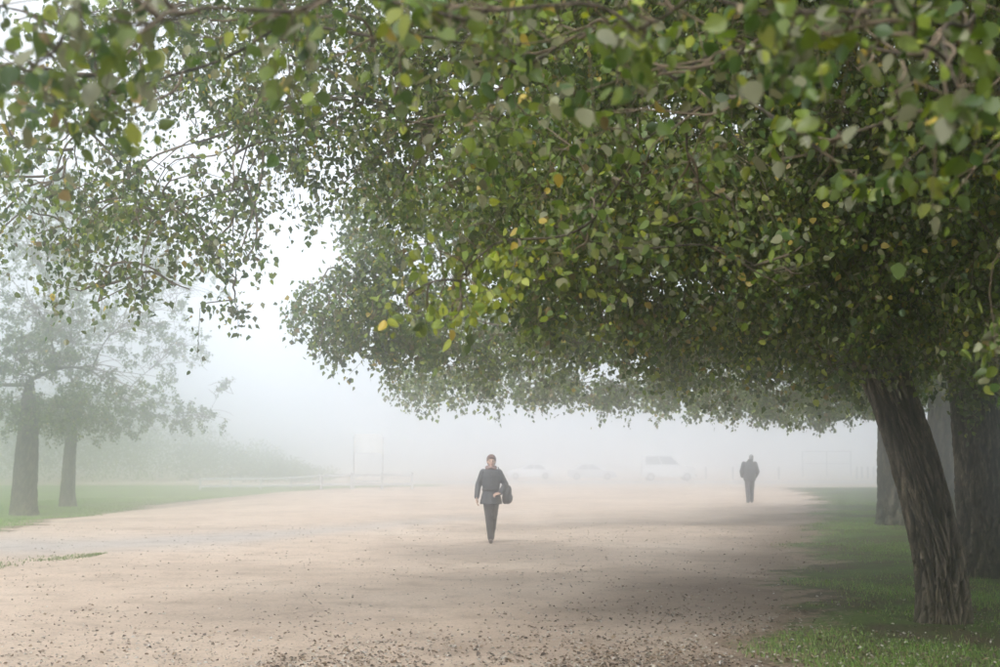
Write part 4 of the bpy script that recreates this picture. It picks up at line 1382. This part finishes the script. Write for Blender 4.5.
for a in (armR, armL):
    capsule(bm, a[0], a[1], .068, .060)
    capsule(bm, a[1], a[2], .060, .050)
jacket = fuse('jacket', bm, .011, M_JACKET_W, woman, 3)
bm = bmesh.new()
loft(bm, [(0, 0, .985, .168, .128), (0, 0, .992, .171, .131), (0, 0, 1.022, .171, .131), (0, 0, 1.03, .168, .128)], 32)
link('belt', bm_mesh('belt', bm, True), M_BAG, jacket)
for k in range(4):
    bm = bmesh.new()
    ellipsoid(bm, (.012, -.140 if k < 3 else -.131, 1.30 - k * .10), (.011, .006, .011))
    link('button', bm_mesh('button', bm, True), M_BUTTON, jacket)
bm = bmesh.new()
for i in range(20):
    a0, a1 = 2 * math.pi * i / 20, 2 * math.pi * (i + 1) / 20
    capsule(bm, (.082 * math.cos(a0), -.025 + .078 * math.sin(a0), 1.425 + .012 * math.sin(3 * a0)), (.082 * math.cos(a1), -.025 + .078 * math.sin(a1), 1.425 + .012 * math.sin(3 * a1)), .034, .034, 8)
fuse('scarf', bm, .011, M_SCARF, woman, 3)
bm = bmesh.new()
loft(bm, [(0, 0, .74, .150, .115), (0, 0, .86, .160, .120), (0, 0, .95, .15, .112)])
leg(bm, *legA, (.098, .070, .058))
leg(bm, *legB, (.098, .070, .058))
fuse('trousers', bm, .011, M_TROUSER_W, woman, 3)
shoe(woman, (-.005, -.165, .10), (0.0, -.325, .045), M_SHOE)
shoe(woman, (.030, .345, .225), (.028, .260, .075), M_SHOE)
# shoulder bag on her left side
bag = empty('shoulder_bag', (wg[0] + .30, wg[1] + .03, wz + .74))
tag(bag, 'rounded black shoulder bag hanging at the walking woman\'s hip', 'bag')
bm = bmesh.new()
ellipsoid(bm, (0, 0, .17), (.085, .17, .185), Matrix.Rotation(math.radians(14), 3, 'Y'))
ellipsoid(bm, (.015, 0, .11), (.10, .175, .12))
fuse('bag_body', bm, .011, M_BAG, bag, 3)
bm = bmesh.new()
pts = [(.0, -.10, .30), (-.055, -.085, .42), (-.11, -.085, .54), (-.145, -.07, .655), (-.165, -.03, .69), (-.155, .06, .665), (-.10, .11, .55), (-.04, .10, .42), (.0, .09, .30)]
for a, b_ in zip(pts[:-1], pts[1:]):
    capsule(bm, a, b_, .011, .011, 8)
fuse('strap', bm, .007, M_BAG, bag, 1)
bm = bmesh.new()
box_bm(bm, .012, -.02, .24, .012, .22, .012, .004)
link('zip', bm_mesh('zip', bm), M_BUTTON, bag)

# --- man, walking away with hands in his pockets
mg = G(750, 503)
mz = float(ground_z(mg[0], mg[1]))
man = empty('person', (mg[0], mg[1], mz))
tag(man, 'man in dark jacket and trousers walking away, hands in his pockets', 'person')
f = 1
hc = (0.075, 0.06, 1.615)
bm = bmesh.new()
add_head(bm, hc, f)
loft(bm, [(0, 0, .88, .16, .11), (0, 0, 1.02, .155, .11), (0, 0, 1.18, .17, .115), (0, .01, 1.34, .18, .115), (.01, .015, 1.43, .15, .09), (.03, .02, 1.49, .07, .065)])
legA = [(-.09, 0, .92), (-.085, -.03, .50), (-.08, -.12, .10)]
legB = [(.09, 0, .92), (.085, .09, .50), (.085, .12, .10)]
leg(bm, *legA, (.085, .06, .042))
leg(bm, *legB, (.085, .06, .042))
armA = [(-.195, .01, 1.40), (-.290, -.03, 1.12), (-.235, .12, .96)]
armB = [(.205, .01, 1.40), (.285, -.03, 1.12), (.235, .12, .96)]
for a in (armA, armB):
    capsule(bm, a[0], a[1], .05, .04)
    capsule(bm, a[1], a[2], .04, .028)
hand(bm, (-.225, .135, .945), (.6, .5, -.7), (1, -.2, .5), 1, .5, 1.05)
hand(bm, (.225, .135, .945), (-.6, .5, -.7), (-1, -.2, .5), -1, .5, 1.05)
fuse('body', bm, .010, M_SKIN, man, 1)
face(man, hc, f)
bm = bmesh.new()
x, y, z = hc
ellipsoid(bm, (x, y - .020, z + .035), (.082, .090, .085))
ellipsoid(bm, (x, y - .050, z - .020), (.076, .058, .075))
fuse('hair', bm, .011, M_HAIR_G, man, 2)
bm = bmesh.new()
loft(bm, [(0, 0, .80, .215, .165), (0, 0, .86, .225, .172), (0, 0, .98, .220, .165), (0, 0, 1.15, .225, .160), (0, .005, 1.30, .225, .150), (.005, .01, 1.41, .205, .125), (.02, .015, 1.47, .13, .10), (.04, .02, 1.53, .085, .085)])
for a in (armA, armB):
    capsule(bm, a[0], a[1], .085, .075)
    capsule(bm, a[1], a[2], .075, .072)
jm = fuse('jacket', bm, .013, M_JACKET_M, man, 3)
bm = bmesh.new()
loft(bm, [(.042, .02, 1.50, .096, .094), (.046, .02, 1.53, .098, .096), (.05, .02, 1.565, .090, .088)], 24)
link('collar', bm_mesh('collar', bm, True), M_JACKET_M, jm)
bm = bmesh.new()
loft(bm, [(0, 0, .78, .165, .125), (0, 0, .90, .175, .13), (0, 0, 1.0, .165, .12)])
leg(bm, *legA, (.108, .085, .072))
leg(bm, *legB, (.108, .085, .072))
fuse('trousers', bm, .013, M_TROUSER_M, man, 3)
shoe(man, (-.08, -.12, .10), (-.10, .04, .045), M_BAG)
shoe(man, (.085, .12, .10), (.11, .28, .045), M_BAG)

# ------------------------------------------------------------------ fog
m = bpy.data.materials.new('haze')
m.use_nodes = True
nt = m.node_tree
nt.nodes.clear()
pv = nt.nodes.new('ShaderNodeVolumePrincipled')
pv.inputs['Color'].default_value = (0.955, 0.975, 0.99, 1)
pv.inputs['Density'].default_value = HAZE_DENSITY
pv.inputs['Anisotropy'].default_value = 0.955
out = nt.nodes.new('ShaderNodeOutputMaterial')
nt.links.new(pv.outputs['Volume'], out.inputs['Volume'])
haze = link('haze', box_me('haze', (0, 280, 6.35), (900, 760, 16.5)), m)
tag(haze, 'pale even fog filling the whole park', 'fog', kind='stuff')
